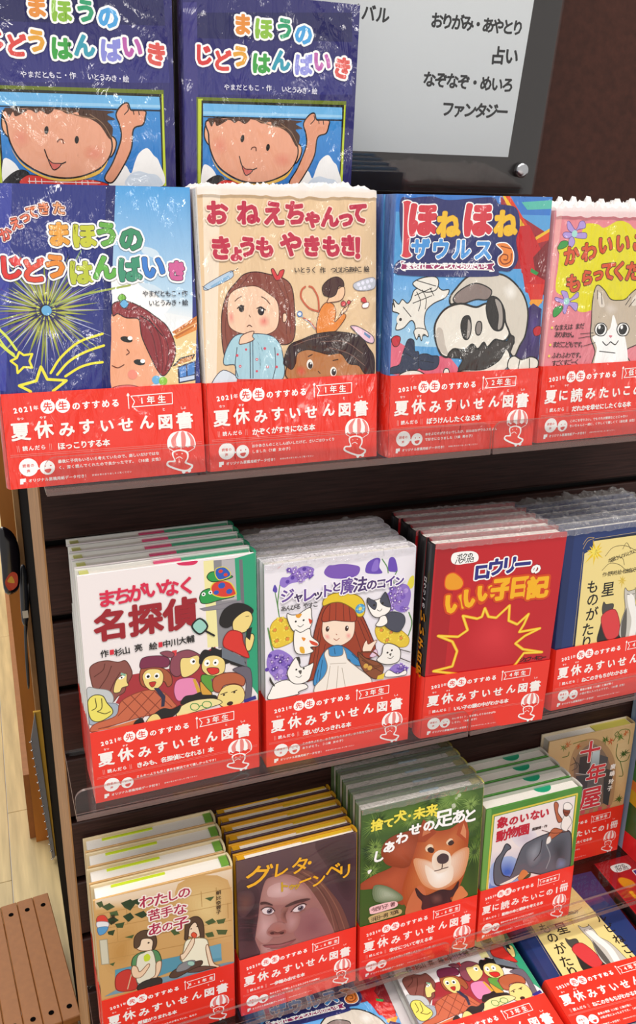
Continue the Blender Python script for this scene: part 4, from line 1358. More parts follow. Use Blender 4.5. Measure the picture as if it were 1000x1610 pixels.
t 2a2428 175,1632 483,1631 575 9 - あんびる_やすこ''',
'C': '''base 5aa4e0
P 3c7cd0 0,2183 1475,2183 1468,2034 0,2048
P 5ac0b0 1171,2138 1475,2158 1475,2088 1234,2077
Q 60a8e8 a8d4f0 0,1571 924,1529 896,910 0,979
P a02430 962,2183 1163,2030 1475,1876 1475,1588 1032,1592
P e04020 981,2183 1055,2183 1354,1829 1475,1908 1475,1829 1338,1797 1151,1953
P f0c030 981,2183 1008,2183 1314,1844 1475,1927 1475,1900 1321,1816 1109,1999
P c81c24 1115,1937 1265,1954 1447,1685 1392,1459 1226,1558
P 7c1c24 1330,1686 1475,1829 1475,1358 1392,1459
P 2c9448 1319,1597 1401,1556 1365,1524 1313,1557
P c81c24 1222,1606 1475,1490 1445,1326 1280,1395
P d83028 1274,1461 1471,1458 1458,1293 1349,1295
P f0a030 1346,1328 1474,1326 1395,1228 1329,1296
P 3c2c64 1314,1247 1369,1295 1463,1243 1475,853 1463,750 1218,796
S 3c2c64 5a4a8c 3 1339,1196 1438,1194 1441,974 1389,891
F c02430 501018 55 B 1392,1061 1429,1093 1475,1083 1475,1024 1417,1009
S e87088 d85470 4 0,737 0,1010 113,973 264,837 520,876 578,840 681,719 645,687
F c83040 501018 67 B 0,1026 38,1056 83,1039 68,975 24,969
F 2a3450 141a2c 68 B 107,893 123,941 156,1020 210,1010 223,921 260,911 267,837 249,756 0,736 0,785 84,813
F 2a3450 141a2c 69 B 265,878 334,892 390,873 456,862 451,779 379,750 276,771
L 141a2c 68 134,908 227,855
L 141a2c 69 282,837 412,814
F f0ece4 222 86 B 88,711 159,752 268,747 326,699
F f0ece4 1c1c1c 82 B 0,1325 20,1293 5,1356 54,1316 88,1354 133,1322 167,1352 199,1430 305,1459 375,1489 450,1426 523,1424 491,1362 384,1316 315,1255 302,1160 325,1063 235,1049 213,1146 175,1179 107,1118 36,1112 67,1229 0,1263
F f0ece4 1c1c1c 83 B 179,1477 248,1522 372,1536 419,1497 396,1426 289,1413
L 1c1c1c 67 218,1414 257,1335 243,1256
L 1c1c1c 67 270,1429 310,1350 305,1271
L 1c1c1c 67 341,1443 381,1380
L 1c1c1c 67 201,1383 359,1443
L 1c1c1c 67 187,1321 363,1380
L 1c1c1c 66 213,1507 394,1458
L 1c1c1c 67 99,1291 174,1211
E f0ece4 77,1190 368,468 0
C 1c1c1c 77,1190 134
F f0ece4 1c1c1c 68 B 207,1083 237,1017 256,1062 283,1006 298,1060 345,1038 324,1095 241,1113
F d8d0c4 1c1c1c 154 B 536,1361 578,1423 700,1532 884,1559 1075,1528 1241,1396 1320,1230 1315,1029 1265,930 1215,830 1159,900 1203,966 1114,1086 1068,1170 940,1321 782,1420 639,1343 549,1305
S d8d0c4 f4f0ea 4 1045,1432 1137,1479 1202,1397 1170,1332 1092,1334
F 8c7c78 1c1c1c 103 B 565,1344 633,1422 778,1476 933,1417 901,1338 788,1340 641,1303
F ece6dc 1c1c1c 173 B 408,1044 411,1156 496,1266 641,1308 793,1275 904,1305 1059,1269 1100,1136 1148,1035 1085,970 1006,990 933,926 892,969 838,913 778,957 705,910 592,922 549,858 483,877 442,945
B c8beb4 422,1027 429,1108 479,1090 515,958 548,875 491,893 445,945
F 2a2624 1c1c1c 140 B 900,1305 937,1361 1015,1335 1078,1236 1075,1087 999,1073 936,1141 899,1240
B a8a09a 977,1336 1037,1302 1065,1203 1064,1104 1027,1081 1026,1204
F 2a2624 1c1c1c 140 B 658,1117 677,1189 733,1196 758,1097 736,1008 689,1018
B a8a09a 725,1172 750,1130 749,1048 721,1008 721,1098
F 8c8480 1c1c1c 106 B 802,1096 817,1148 855,1143 864,1078 844,1037 813,1046
F 3a3432 1c1c1c 141 B 549,858 592,919 706,905 778,952 839,909 892,964 938,922 1010,986 1124,969 1159,1018 1201,983 1137,816 989,721 796,713 660,736 692,835
F ece6dc 1c1c1c 107 B 661,723 718,734 910,733 1060,803 1130,901 1178,797 1107,707 911,711
F ece6dc 1c1c1c 110 B 1159,798 1214,838 1297,801 1395,822 1470,785 1446,716 1186,711
L 1c1c1c 93 1277,802 1265,716
L 1c1c1c 93 1377,806 1385,719
F f0ece4 222 89 B 512,693 518,751 556,750 568,699
B 2a2f6c 38,2136 131,2152 319,2169 479,2143 872,2171 950,2120 1119,2091 1170,1953 1144,1828 1177,1670 1109,1575 995,1576 924,1529 36,1555 31,1662 100,1692 49,1871
F d8404c f0f0f0 95 B 66,2078 55,2121 97,2137 141,2123 160,2079 140,2035 136,1842 132,1752 160,1706 109,1684 56,1707 71,1752
k ほ 242,1984 d43a48 0 2763 183 51:ffffff/103:ffffff
k ほ 755,1988 d43a48 0 2861 190 53:ffffff/106:ffffff
k ね 482,1948 f0c030 0 2194 138 26:c08020/92:2a2f6c
k ね 1028,1960 f0c030 0 2274 143 27:c08020/95:2a2f6c
k ザ 236,1759 4a98e0 0 1727 88 26:fff/78:ffffff
k ウ 422,1754 4a98e0 0 1750 89 26:fff/79:ffffff
k ル 620,1754 4a98e0 0 1774 90 27:fff/80:ffffff
k ス 828,1747 4a98e0 0 1799 92 27:fff/81:ffffff
F 9c2c64 ffffff 81 B 57,1662 101,1661 137,1638 877,1638 913,1664 949,1632 927,1609 948,1577 901,1574 863,1586 139,1597 104,1585 60,1604 67,1631
t ffffff 134,1626 860,1617 620 29 - まもれ！マンモスたちのだいち
F f08a3c ffffff 85 B 949,1797 1051,1805 1124,1734 1126,1639 1069,1604 991,1624 976,1687 1020,1734
L 8a3a10 104 1106,1718 1102,1655 1038,1632 997,1671 1022,1711 1069,1703 1067,1668 1035,1668
L 8a3a10 86 997,1781 1103,1758''',
'K': '''base 3c5c24
S 3c5c24 56782c 5 27,2100 372,2175 1425,2159 1445,1790 834,1848 162,1831
S 3c5c24 2c4418 4 30,1913 229,1742 236,1428 38,1338
S 486828 64883c 4 729,2175 1189,2167 1387,2000 919,2018
S 3c5c24 2c4820 4 1243,1596 1445,1640 1445,768 1304,924
R 30 236 2128 118 7a9c4c 1054,2080 3
R 30 233 1866 117 2c4818 823,2113 4
R 30 227 2039 113 6c8c40 159,1973 5
R 26 249 1991 124 6c8c40 1379,1310 6
R 30 230 2066 115 24401c 121,1652 7
R 24 120 1445 120 88a858 1295,1949 9
C b8c8a0 1146,2094 237
C a8b890 1113,2066 190
B c0c8b0 1058,1996 1093,2004 1111,1959 1072,1944
R 26 138 1378 92 7c9c4c 166,1697 0
R 26 139 1390 93 50702c 194,1529 1
R 26 149 1487 99 50702c 1431,1462 2
R 26 138 1383 92 8caa5c 177,1620 3
R 26 147 1466 98 50702c 1338,1685 4
R 26 146 1464 98 50702c 1294,1667 5
R 26 141 1415 94 8caa5c 826,1876 6
R 26 136 1360 91 24401c 202,2016 7
R 26 142 1420 95 7c9c4c 965,1961 8
R 26 139 1393 93 7c9c4c 123,1406 9
R 26 147 1468 98 50702c 1401,1718 10
R 26 139 1392 93 7c9c4c 563,1931 11
S 9c4428 b85838 6 0,1278 171,1349 327,1378 528,1444 715,1343 728,990 500,855 243,1132 0,1204
S 8a3c20 ac5030 5 232,1622 296,1748 473,1797 655,1750 756,1480 555,1339 394,1383 280,1464
S a84820 d8844c 7 619,1468 680,1695 744,1799 886,1714 1049,1696 1176,1748 1250,1693 1286,1461 1289,1183 1230,946 1119,746 785,718 572,783 494,1058
P b04c24 1136,1599 1161,1716 1213,1805 1260,1727 1292,1583 1290,1435
P d88c60 1184,1599 1217,1726 1256,1617 1257,1518
P a04424 659,1628 676,1792 722,1900 801,1808 887,1689 752,1603
P c87850 714,1686 735,1813 816,1712
S d8905c f4e8d8 6 621,1419 760,1380 904,1291 1044,1302 1136,1377 1303,1381 1270,1087 1156,967 967,920 774,1027 674,1206
S f0dcc8 fcf8f0 5 763,1305 908,1190 1096,1212 1106,1007 942,953 819,1064
S e8c098 f8ecd8 4 755,1529 799,1566 847,1541 849,1491 780,1473
S e8c098 f8ecd8 4 1010,1534 1055,1571 1092,1550 1082,1503 1036,1490
B 3a2420 783,1509 824,1523 868,1479 851,1442 803,1462
B 3a2420 1034,1523 1080,1545 1110,1503 1083,1478 1045,1488
S f4e8d8 e4ccb4 3 852,1404 943,1453 1065,1371 1073,1193 957,1151 858,1254
B 4a3c40 905,1365 969,1402 1042,1357 1050,1288 999,1259 927,1289
L 5a4840 122 976,1258 966,1198 884,1196
L 5a4840 122 966,1198 1049,1200
B c87048 569,885 679,1054 775,976 785,718 741,628 552,687
F 3a2428 2a1c20 97 B 661,1034 778,899 967,920 1112,877 1192,969 1164,810 1093,780 1097,701 881,689 749,729 746,832 684,927
S 3a2428 6a4440 3 850,878 969,868 998,757 878,767
B d88450 1120,720 1208,901 1284,827 1313,740
F f8f4f0 ffffff 46 B 93,1383 81,1423 125,1423
S 5a7048 a8b49c 3 151,1208 309,1162 497,982 452,920 178,1002
F f8c8cc f8c8cc 48 B 112,897 123,944 269,950 418,930 431,863 271,849 135,853
F c8b078 c8b078 48 B 110,773 113,822 272,836 467,815 480,747 297,740 137,739
t 5a1a28 157,901 384,903 643 11 - 今西乃子_著
t 2a2418 159,775 433,787 647 11 - 浜田一男_写真
k 捨 177,1969 f4e450 0 1451 61 -
k て 313,1957 f4e450 0 1234 62 -
k 犬 444,2006 f4e450 0 1470 62 -
k ・ 552,1986 f4e450 0 1156 62 -
k 未 669,1990 f4e450 0 1489 63 -
k 来 817,1991 f4e450 0 1500 63 -
k 、 903,1945 f4e450 0 1180 64 -
k し 200,1571 ffffff -10 1481 69 -
k あ 325,1657 ffffff -10 1485 70 -
k わ 475,1730 ffffff -6 1491 70 -
k せ 626,1800 ffffff 0 1499 70 -
k の 790,1806 ffffff 0 1511 71 -
k 足 968,1850 ffffff 0 2378 71 -
k あ 1148,1828 ffffff 0 1875 72 -
k と 1291,1805 ffffff 0 1891 73 -''',
'S': '''Q edf5f9 e4edf2 0,1582 2604,1913 2569,326 0,329
t 16181c 691,1524 691,1524 1431 46 - イ
t 16181c 841,1520 988,1513 1445 46 - バル
t 16181c 1559,1512 2462,1516 1404 52 - おりがみ・あやとり
t 16181c 2279,1260 2437,1265 1667 59 - 占い
t 16181c 1545,1005 2442,1004 1460 54 - なぞなぞ・めいろ
t 16181c 1789,751 2421,754 1510 56 - ファンタジー''',
}
BANDTXT = ''
BAND = {
 'A': ('1年生', 'ほっこりする本', ['最後に子供もいろいろ考えていたので、楽しいだけではな', 'く、深く読んでくれたので良かったです。（38歳_女性）'], 0),
 'B': ('1年生', 'かぞくがすきになる本', ['おかあさんのことしんぱいしたけど、さいごはひっくり', 'しました（7歳_女の子）'], 0),
 'C': ('2年生', 'ぼうけんしたくなる本', ['本をよむのがきらいでしたが、ほねほねザウルスをよん', 'で好きになりました（7歳_男の子）'], 0),
 'D': ('低学年', 'だれかを幸せにしたくなる本', ['このこを守りたい。でもそれは簡単なことじゃない', 'ちいちゃんと一緒に、くやしくて嬉しくて（会社員_女性）'], 1),
 'E': ('3年生', 'きみも、名探偵になれる！本', ['ミルキーよりも早く事件を解決できて嬉しかったです！'], 0),
 'F': ('3年生', '迷いがふっきれる本', ['この本をよむと、ゆう気がもらえます。ゆう気をくれて', 'ありがとう。（12歳_女の子）'], 0),
 'G': ('4年生', 'いい子の頭の中がわかる本', ['わいそう！？、なぜ悲しそうなのかがわ', 'しろい。（8歳_女子）'], 0),
 'H': ('4年生', 'ねこのきもちがわかる本', ['最後の場面（15歳）に胸が熱く', 'の話が気に入ったようです。（40歳_女性）'], 0),
 'I': ('5-6年生', '希望がうまれる本', ['自分はどうすればよかったのか考えていた、私を少'], 0),
 'J': ('5-6年生', '一歩踏み出せる本', ['なんとかして行動しようと立ち上がるその姿勢に', '感動しました（40歳_女性）'], 0),
 'K': ('5-6年生', '幸せについて考える本', ['この本を読んで感動しました。（12歳_女）'], 0),
 'L': ('中高学年', '動物の命と戦争を考える本', ['戦争の中でおきた悲しいできごとを知り'], 1),
 'M': ('高学年', '昔を思い出したくなる本', ['おもしろかったです、すいせん', '（10歳_女の子）'], 1),
}
# each front cover: x, y, z of its lower left corner, width, height, lean back, turn (metres, radians)
POSE = {"A": [-0.0257, -0.09945, 0.07905, 0.1515, 0.21975, 0.09625, 0.00963], "B": [0.1298, -0.09891, 0.07904, 0.15, 0.21909, 0.07591, 0.01571], "C": [0.28927, -0.10077, 0.07901, 0.1475, 0.2183, 0.01447, -0.01118], "D": [0.44466, -0.0983, 0.0792, 0.15, 0.20714, 0.01544, 0.02136], "E": [0.01846, -0.09197, -0.22098, 0.15354, 0.21892, 0.01765, 0.02094], "F": [0.17866, -0.09199, -0.2211, 0.1485, 0.20686, 0.01552, -0.01813], "G": [0.3398, -0.09814, -0.22098, 0.13812, 0.21405, -0.04539, -0.07851], "H": [0.4956, -0.09915, -0.22108, 0.148, 0.20322, 0.02751, 0.00135], "I": [0.00815, -0.09131, -0.52101, 0.1335, 0.19455, -0.01217, 0.0], "J": [0.1478, -0.09524, -0.52103, 0.1308, 0.19146, 0.04504, 0.00524], "K": [0.2822, -0.097, -0.521, 0.1445, 0.21752, 0.04183, -0.01047], "L": [0.43298, -0.09361, -0.521, 0.12638, 0.18122, 0.01909, -0.00823], "M": [0.5635, -0.01888, -0.52097, 0.1278, 0.19447, 0.00047, -0.01261], "O": [0.1455, 0.03, 0.231, 0.155, 0.222, -0.07854, 0.0], "N": [-0.0185, 0.028, 0.231, 0.155, 0.222, -0.06981, 0.0], "S": [0.25, 0.088, 0.3076, 0.2907, 0.3, -0.13963, 0.0]}


RED = hexc('ee3424'); WHITE = hexc('fbf6f4')
load_glyphs(draw_all_chars())
def band_flat(key, W, BH):
    F = Flat(); sx = W / 0.1534
    draw(F, ART['band'], sx)
    for P in list(F.parts.values()): pass
    X = lambda x: x * 1e-3 * sx
    grade, phrase, com, kind = BAND[key]
    # positions on the band in mm, as on the reference band: see BPOS
    def row(s, x0, x1, y, y1, size, bold, col=WHITE):
        n = len(s); wd = [0.62 if ord(q) < 128 else 1.0 for q in s]; pos = [0.0]
        for i in range(1, n): pos.append(pos[-1] + (wd[i - 1] + wd[i]) / 2)
        tot = pos[-1] or 1.0
        F.text([(q, (X(x0 + (x1 - x0) * pos[i] / tot), (y + (y1 - y) * pos[i] / tot) * 1e-3), col, 0, size * sx * 1e-3) for i, q in enumerate(s)], 0, bold * 1e-3, [])
    n = len(grade); gs = 6.6 if n < 4 else 5.2
    row(grade, 113 - (n - 1) * gs * .6, 113 + (n - 1) * gs * .6, 61, 61, gs * 1.0, .17)
    big = '夏休みすいせん図書' if kind == 0 else '夏に読みたいこの1冊'
    if kind == 0: xs = [11.7, 28.8, 45.6, 60.7, 76.3, 91.4, 107.6, 122.7, 138.4]; ss = [14.5, 14, 12.5, 12.5, 11.5, 12, 12, 12.6, 14.5]
    else: xs = [11.7, 26.1, 41.7, 58.1, 74.4, 89.2, 102.1, 115.7, 127.7, 139.8]; ss = [14, 11.5, 14, 12.5, 12, 11, 11, 11.5, 14, 14]
    F.text([(q, (X(x), (43.2 + 0.6 * math.sin(i * 2.3)) * 1e-3), WHITE, math.radians(2 * math.sin(i * 1.7)), z * 1e-3 * (0.3 + 0.7 * sx)) for i, (q, x, z) in enumerate(zip(big, xs, ss))], 0, 0.42e-3 * sx, [])
    n = len(phrase); w = min(5.7, 66 / max(n - 1, 1)); row(phrase, 40.5, 40.5 + w * (n - 1), 30, 30, w * 1.06, .2)
    for i, cm in enumerate(com):
        n = len(cm); w = min(3.05, 82 / max(n, 1)); row(cm, 38.3, 38.3 + w * (n - 1), 18.3 - 4.8 * i, 18.3 - 4.8 * i, w * .98, .07)
    row('オリジナル原稿用紙データ付き！', 15.2, 57.6, 5.4, 5.4, 2.9, .07)
    row('詳細は帯の折り返しをご覧ください', 62.6, 92, 5.4, 5.4, 1.6, .02)
    for n_ in ('title_lettering', 'cover_print'):
        if n_ in F.parts:
            P = F.parts.pop(n_); Q = F.parts.setdefault('band_lettering', {'v': [], 't': [], 'c': [], 'n': 0})
            Q['t'] += [t + Q['n'] for t in P['t']] if n_ else []; Q['v'] += P['v']; Q['c'] += P['c']; Q['n'] += P['n']
    return F

# ------------------------------------------------------------------ books
def frame_matrix(x, y, z, t, yaw):
    U = Vector((math.cos(yaw), math.sin(yaw), 0)); n = Vector((-math.sin(yaw), math.cos(yaw), 0)); Z = Vector((0, 0, 1))
    V = Z * math.cos(t) + n * math.sin(t); B = n * math.cos(t) - Z * math.sin(t)
    return Matrix(((U.x, B.x, V.x, x), (U.y, B.y, V.y, y), (U.z, B.z, V.z, z), (0, 0, 0, 1)))
def wrap_mesh(W, T, H, amp, seed, milk=False, depth=0.004):
    """crumpled shrink film gathered along the head of the book"""
    rnd = random.Random(seed); nx, ny = 64, 9; vs = []; fs = []
    ph = [(rnd.uniform(40, 420), rnd.uniform(-500, 500), rnd.uniform(0, 6.3), rnd.uniform(.3, 1)) for _ in range(9)]
    for j in range(ny):
        v = j / (ny - 1)
        for i in range(nx):
            u = i / (nx - 1); x = u * W
            h = sum(a * math.sin(fx * x + fy * v * 0.02 + p) for fx, fy, p, a in ph) / 4.0
            edge = min(1, min(u, 1 - u) * 12 + 0.15)
            if j == 0: y, z = -0.0013, H - depth - 0.002 * abs(h)
            elif j == ny - 1: y, z = T + 0.0002, H - depth
            else: y = min(-0.0004 + T * (j - 1) / (ny - 3), T - .0002); z = H + 0.0008 + amp * edge * (0.25 + abs(h + rnd.uniform(-.35, .35))) * math.sin(math.pi * min(1, max(0, (j - .2) / (ny - 1.4)))) ** .5
            vs.append((x, y + 0.0006 * rnd.uniform(-1, 1) * (1 < j < ny - 2), z))
    for j in range(ny - 1):
        for i in range(nx - 1):
            a = j * nx + i; fs.append((a, a + 1, a + nx + 1, a + nx))
    m = MB(); m.add(vs, fs); return m
SPINE_BODY = {}
def book_body(key, S, front=True):
    """root + cover + page_block + paper_band of one volume; local x right, y into the stack, z up"""
    W, H, T = S['W'], S['H'], S['T']; sp = S.get('spine', 'L'); b = 0.0022 if S.get('hard', True) else 0.0006
    root = empty('picture_book')
    cov = MB(); fc, sc_, bc = hexc(S['front']), hexc(S['spinecol']), hexc(S.get('back', S['front']))
    cov.box((0, 0, 0), (W, b, H), fc, bev=0.0004); cov.box((0, T - b, 0), (W, T, H), bc, bev=0.0004)
    # spine: a rounded back joining both boards
    n = 8; r = T / 2; bulge = S.get('bulge', 0.0022)
    vs = []; fs = []
    x0, sg = (0.0, -1) if sp == 'L' else (W, 1)
    for zz in (0, H):
        for k in range(n + 1):
            a = math.pi * k / n; vs.append((x0 + sg * bulge * math.sin(a), r - r * math.cos(a), zz))
        for k in range(n + 1):
            a = math.pi * k / n; vs.append((x0 + sg * (bulge * math.sin(a) - b), r - (r - .0001) * math.cos(a), zz))
    q = 2 * (n + 1)
    for k in range(n):
        fs += [(k, k + 1, q + k + 1, q + k), (n + 1 + k, q + n + 1 + k, q + n + 2 + k, n + 2 + k), (k, n + 1 + k, n + 2 + k, k + 1), (q + k, q + k + 1, q + n + 2 + k, q + n + 1 + k)]
    cov.add(vs, fs, sc_)
    cov.build('cover', M_GLOSS if not S.get('film') else M_FILM, root, recalc=True)
    pg = MB(); i = 0.003 if S.get('hard', True) else 0.0002
    xa, xb = (b * .5, W - i) if sp == 'L' else (i, W - b * .5)
    pg.box((xa, b, i), (xb, T - b, H - i), bev=0.0003); pg.build('page_block', M_PAGES, root)
    for (u0, u1, v0, v1, colr) in S.get('strips', []):
        st = MB(); st.box((xa + (xb - xa) * u0, b + (T - 2 * b) * v0, H - i - .0002), (xa + (xb - xa) * u1, b + (T - 2 * b) * v1, H - i + 0.0014), hexc(colr)); st.build('jacket_flap', M_GLOSS, root)
    for (u, rr, colr) in S.get('dots', []):
        st = MB(); vs = [(xa + (xb - xa) * u + rr * math.cos(a), max(b + (T - 2 * b) * .35, T - b + rr * .8 * math.sin(a)), zz) for zz in (H - i - .0001, H - i + .0008) for a in [-math.pi * k / 14 for k in range(15)]]
        st.add(vs, [tuple(range(15)), tuple(range(29, 14, -1))] + [(k, (k + 1) % 15, 15 + (k + 1) % 15, 15 + k) for k in range(15)], hexc(colr)); st.build('ribbon_sticker', M_GLOSS, root, recalc=True)
    if S.get('band', True):
        bh = S['bh']; o = 0.0010 if front else 0.0003; w = MB(); e = 0.0003
        xl, xr = (-bulge - e, W + e) if sp == 'L' else (-e, W + bulge + e)
        # sheet bent round the front, the spine and the back, with flaps tucked in
        w.box((xl if sp != 'L' else 0, -o - .0002, -0.0002), (W + e if sp == 'L' else W, -o + .0001, bh), RED)
        w.box((0, T + .0001, -0.0002), (W, T + .0003, bh), RED)
        if sp == 'L': w.box((W + .0001, -o, 0), (W + .0003, T + .0003, bh), RED)
        else: w.box((-.0003, -o, 0), (-.0001, T + .0003, bh), RED)
        vs = []; fs = []
        for zz in (0.0, bh):
            for k in range(n + 1):
                a = math.pi * k / n; vs.append((x0 + sg * (bulge * math.sin(a) + e), r - (r + e) * math.cos(a) - (o if k == 0 else 0), zz))
        for k in range(n): fs.append((k, k + 1, n + 2 + k, n + 1 + k))
        w.add(vs, fs, RED)
        band = w.build('paper_band', M_GLOSS if not S.get('film') else M_FILM, root, recalc=True)
    return root
PRINTED = {}
def make_book(key, S, pose, label, front=True, group=None, cat='book'):
    root = book_body(key, S, front); W, H, T = S['W'], S['H'], S['T']
    band = [c for c in root.children if c.name.startswith('paper_band')]
    if front:
        mt = M_FILM if S.get('film') else M_GLOSS
        if S['art'] in PRINTED:                                    # a second copy of the same title shares the printed meshes
            for me in PRINTED[S['art']][0]: link(me.name.split('.')[0], me, [], root)
            if band:
                for me in PRINTED[S['art']][1]: link(me.name.split('.')[0], me, [], band[0])
        else:
            F = Flat(); draw(F, ART[S['art']], 1.0, W, H); a_ = F.build(root, mt, -0.00005); b_ = []
            if band: b_ = band_flat(S['art'], W, S['bh']).build(band[0], mt, -0.00125)
            PRINTED[S['art']] = ([o.data for o in a_], [o.data for o in b_])
        for args in S.get('spinetext', []): spine_text(root, S, *args)
    if S.get('wrap'):
        amp, milk = S['wrap']; wrap_mesh(W, T, H, amp, sum(map(ord, key)) * 7 + 3).build('shrink_wrap', M_WRAPB if milk else M_WRAP, root)
    root.matrix_world = pose
    tag(root, label, cat, group)
    return root
def spine_text(root, S, text, z0, z1, size, col, bold):
    F = Flat(); n = len(text)
    F.text([(q, (0, z0 + (z1 - z0) * i / max(1, n - 1)), hexc(col), 0, size) for i, q in enumerate(text)], 0, bold, [], 'spine_lettering')
    o = F.build(root, M_GLOSS, 0)[0]
    sp = S.get('spine', 'L')
    o.matrix_local = Matrix.Translation((-S.get('bulge', .0022) - .0002, S['T'] / 2, 0)) @ Matrix.Rotation(math.radians(-90), 4, 'Z')
def copy_tree(o, parent=None):
    c = o.copy(); COL.objects.link(c)
    if parent: c.parent = parent; c.matrix_parent_inverse = o.matrix_parent_inverse.copy()
    for ch in o.children: copy_tree(ch, c)
    return c
D2R = math.radians
def pose(k, dz=0.0):
    x, y, z, t, yaw = POSE[k][:3] + POSE[k][5:7]
    return x, y, z + dz, t, yaw
SPEC = {}
def spec(k, **kw): SPEC[k] = dict(W=POSE[k][3], H=POSE[k][4], art=k, bh=0.072, **kw)
spec('A', T=.018, front='26307f', spinecol='e9e6ea', spine='L', film=True)
spec('B', T=.018, front='e8c8a0', spinecol='efe6dc', back='b8202c', spine='L', film=True, wrap=(.006, True))
spec('C', T=.020, front='5aa4e0', spinecol='4a78c0', back='3c5ca0', spine='L', film=True)
spec('D', T=.020, front='e88a96', spinecol='e8a0a8', spine='L', film=True, wrap=(.010, True))
spec('E', T=.0170, front='f0e8ea', spinecol='2ca078', back='e8e8e4', spine='R', strips=[(0, .05, 0, 1, 'c8c870'), (.42, .58, .72, 1, 'e0487c'), (.58, .99, .7, 1, '3ca47c')])
spec('F', T=.0170, front='eeeaf4', spinecol='e6e2ec', spine='R', wrap=(.0035, False))
spec('G', T=.0175, front='c41c26', spinecol='141012', back='8c1420', spine='L', bulge=.0034, wrap=(.004, False),
     spinetext=[('いい子日記', .135, .075, .0125, 'f8a020', .0006), ('ロウリーの', .175, .147, .0065, 'e8e4e8', .0002)])
spec('H', T=.0150, front='20356e', spinecol='20356e', back='1c2c5c', spine='L', wrap=(.005, False))
spec('I', T=.0215, front='d0a468', spinecol='d8c8a0', back='d8c49c', spine='R', strips=[(.12, .52, .72, .86, 'c4d828'), (.94, 1.0, .2, 1, '6c9c3c')])
spec('J', T=.0135, front='4a3038', spinecol='d8a020', back='c89018', spine='R', strips=[(0, .06, 0, 1, 'd8a020'), (.55, .99, .62, 1, 'd8b028'), (.06, .55, .88, 1, 'd8a020')])
spec('K', T=.0165, front='3c5c24', spinecol='b8b048', back='5c7048', spine='R', wrap=(.0016, False), strips=[(.5, .66, .8, .95, 'a8c4d4'), (.93, 1, .3, 1, 'a49c4c')])
spec('L', T=.0200, front='4c8c38', spinecol='cfcac2', back='a8aca0', spine='R', dots=[(.66, .011, '1f9c74')])
spec('M', T=.018, front='d0b080', spinecol='b89c6c', back='d8c8ac', spine='R', strips=[(.55, .98, .1, 1, 'c8bc58')])
SPEC['O'] = dict(W=.155, H=.222, T=.018, art='N', bh=.07, band=False, front='2c2a6c', spinecol='2c2a6c', spine='L', film=True)

# ------------------------------------------------------------------ setting: slatwall, header, ledge
wall = empty('wall_back'); tag(wall, kind='structure')
slat_me = None; S75 = 0.075
for i, k in enumerate(range(-9, 4)):
    z0 = S75 * k if k > -9 else -0.72
    z0 = S75 * k; z1 = S75 * (k + 1) - 0.0085
    if k == 2: z1 = S75 * 3
    m = MB()
    # tongue-and-groove slat: bevelled lip along the bottom of the groove
    prof = [(0, z0 + .0012), (0, z1 - .0012), (.0012, z1), (.0065, z1), (.0065, z1 - .003), (.018, z1 - .003), (.018, z0 - .003), (.0065, z0 - .003), (.0065, z0), (.0012, z0)]
    if k > 2: continue
    vs = [(x, y, z) for x in (0.0, 0.86) for y, z in prof]; n = len(prof)
    m.add(vs, [tuple(range(n)), tuple(range(2 * n - 1, n - 1, -1))] + [(j, n + j, n + (j + 1) % n, (j + 1) % n) for j in range(n)])
    m.build('slat', M_SLAT, wall, recalc=True)
m = MB(); m.box((0.0006, .0182, -.70), (.86, .022, .225)); m.build('groove_backing', M_GROOVE, wall)
m = MB(); m.box((-.006, .0006, -.70), (-.0004, .020, .226), bev=.0015)
for k in range(-9, 3): m.box((-.0063, .0, S75 * k - .009), (-.0002, .012, S75 * k - .0005))
m = MB(); m.box((-.0018, .0222, -1.0), (.0, .28, .226)); m.box((-.0018, .0006, -1.0), (-.0002, .0222, .226)); m.build('trim_1', M_MDF); tag(bpy.data.objects['trim_1'], kind='structure')
m = MB(); m.box((.0004, .2805, -1.0), (.86, .84, .2)); m.build('recess_shade', M_BLACK); tag(bpy.data.objects['recess_shade'], kind='structure')  # solid box in place of the recess behind the end panel, its shade painted black
m = MB(); m.box((-.10, .0226, .2265), (.86, .12, .2300), bev=.0006); m.build('ledge', M_SLAT); tag(bpy.data.objects['ledge'], kind='structure')
m = MB(); m.box((-.30, .1215, .2265), (.71, .14, .75), bev=.0008); m.build('wall_header', M_HEAD); tag(bpy.data.objects['wall_header'], kind='structure')
m = MB(); m.box((.714, .1415, .2265), (.9, .16, .75)); m.build('wall_side_panel', M_BLACK); tag(bpy.data.objects['wall_side_panel'], kind='structure')

# floor of planks
floor = empty('floor', (0, 0, -1.0)); tag(floor, kind='structure')
pm = {}
for ci, x0 in enumerate((-.33, -.21, -.09, .03, .15, .27, .39, .51)):
    y = -1.4 + (ci * 37 % 80) / 100
    if abs(x0 + .09) < .01: y = .99 - .9 * 3
    while y < 6:
        L_ = .9
        me = pm.get('p')
        if me is None:
            m = MB(); m.box((.0006, .0006, -.012), (.1194, .8994, 0), bev=.0008); o = m.build('plank', M_FLOOR, floor); pm['p'] = o.data
        else: o = link('plank', me, [], floor)
        o.location = (x0, y, 0); y += L_

# sloping deck of the base cabinet
deck = MB(); th = 0.08; cdk = -0.5641
def deckpt(x, s, h): return (x, s * math.cos(th) - h * math.sin(th), cdk + s * math.sin(th) + h * math.cos(th))
vs = [deckpt(x, s, h) for x in (0.0, .86) for s in (-.42, -.004) for h in (-.042, -.0235)]
deck.add(vs, [(0, 1, 3, 2), (4, 6, 7, 5), (0, 4, 5, 1), (2, 3, 7, 6), (1, 5, 7, 3), (0, 2, 6, 4)])
tag(deck.build('base_deck', M_SLAT, recalc=True), 'dark brown sloping base deck carrying the flat books, below the lowest acrylic shelf', 'shelf')

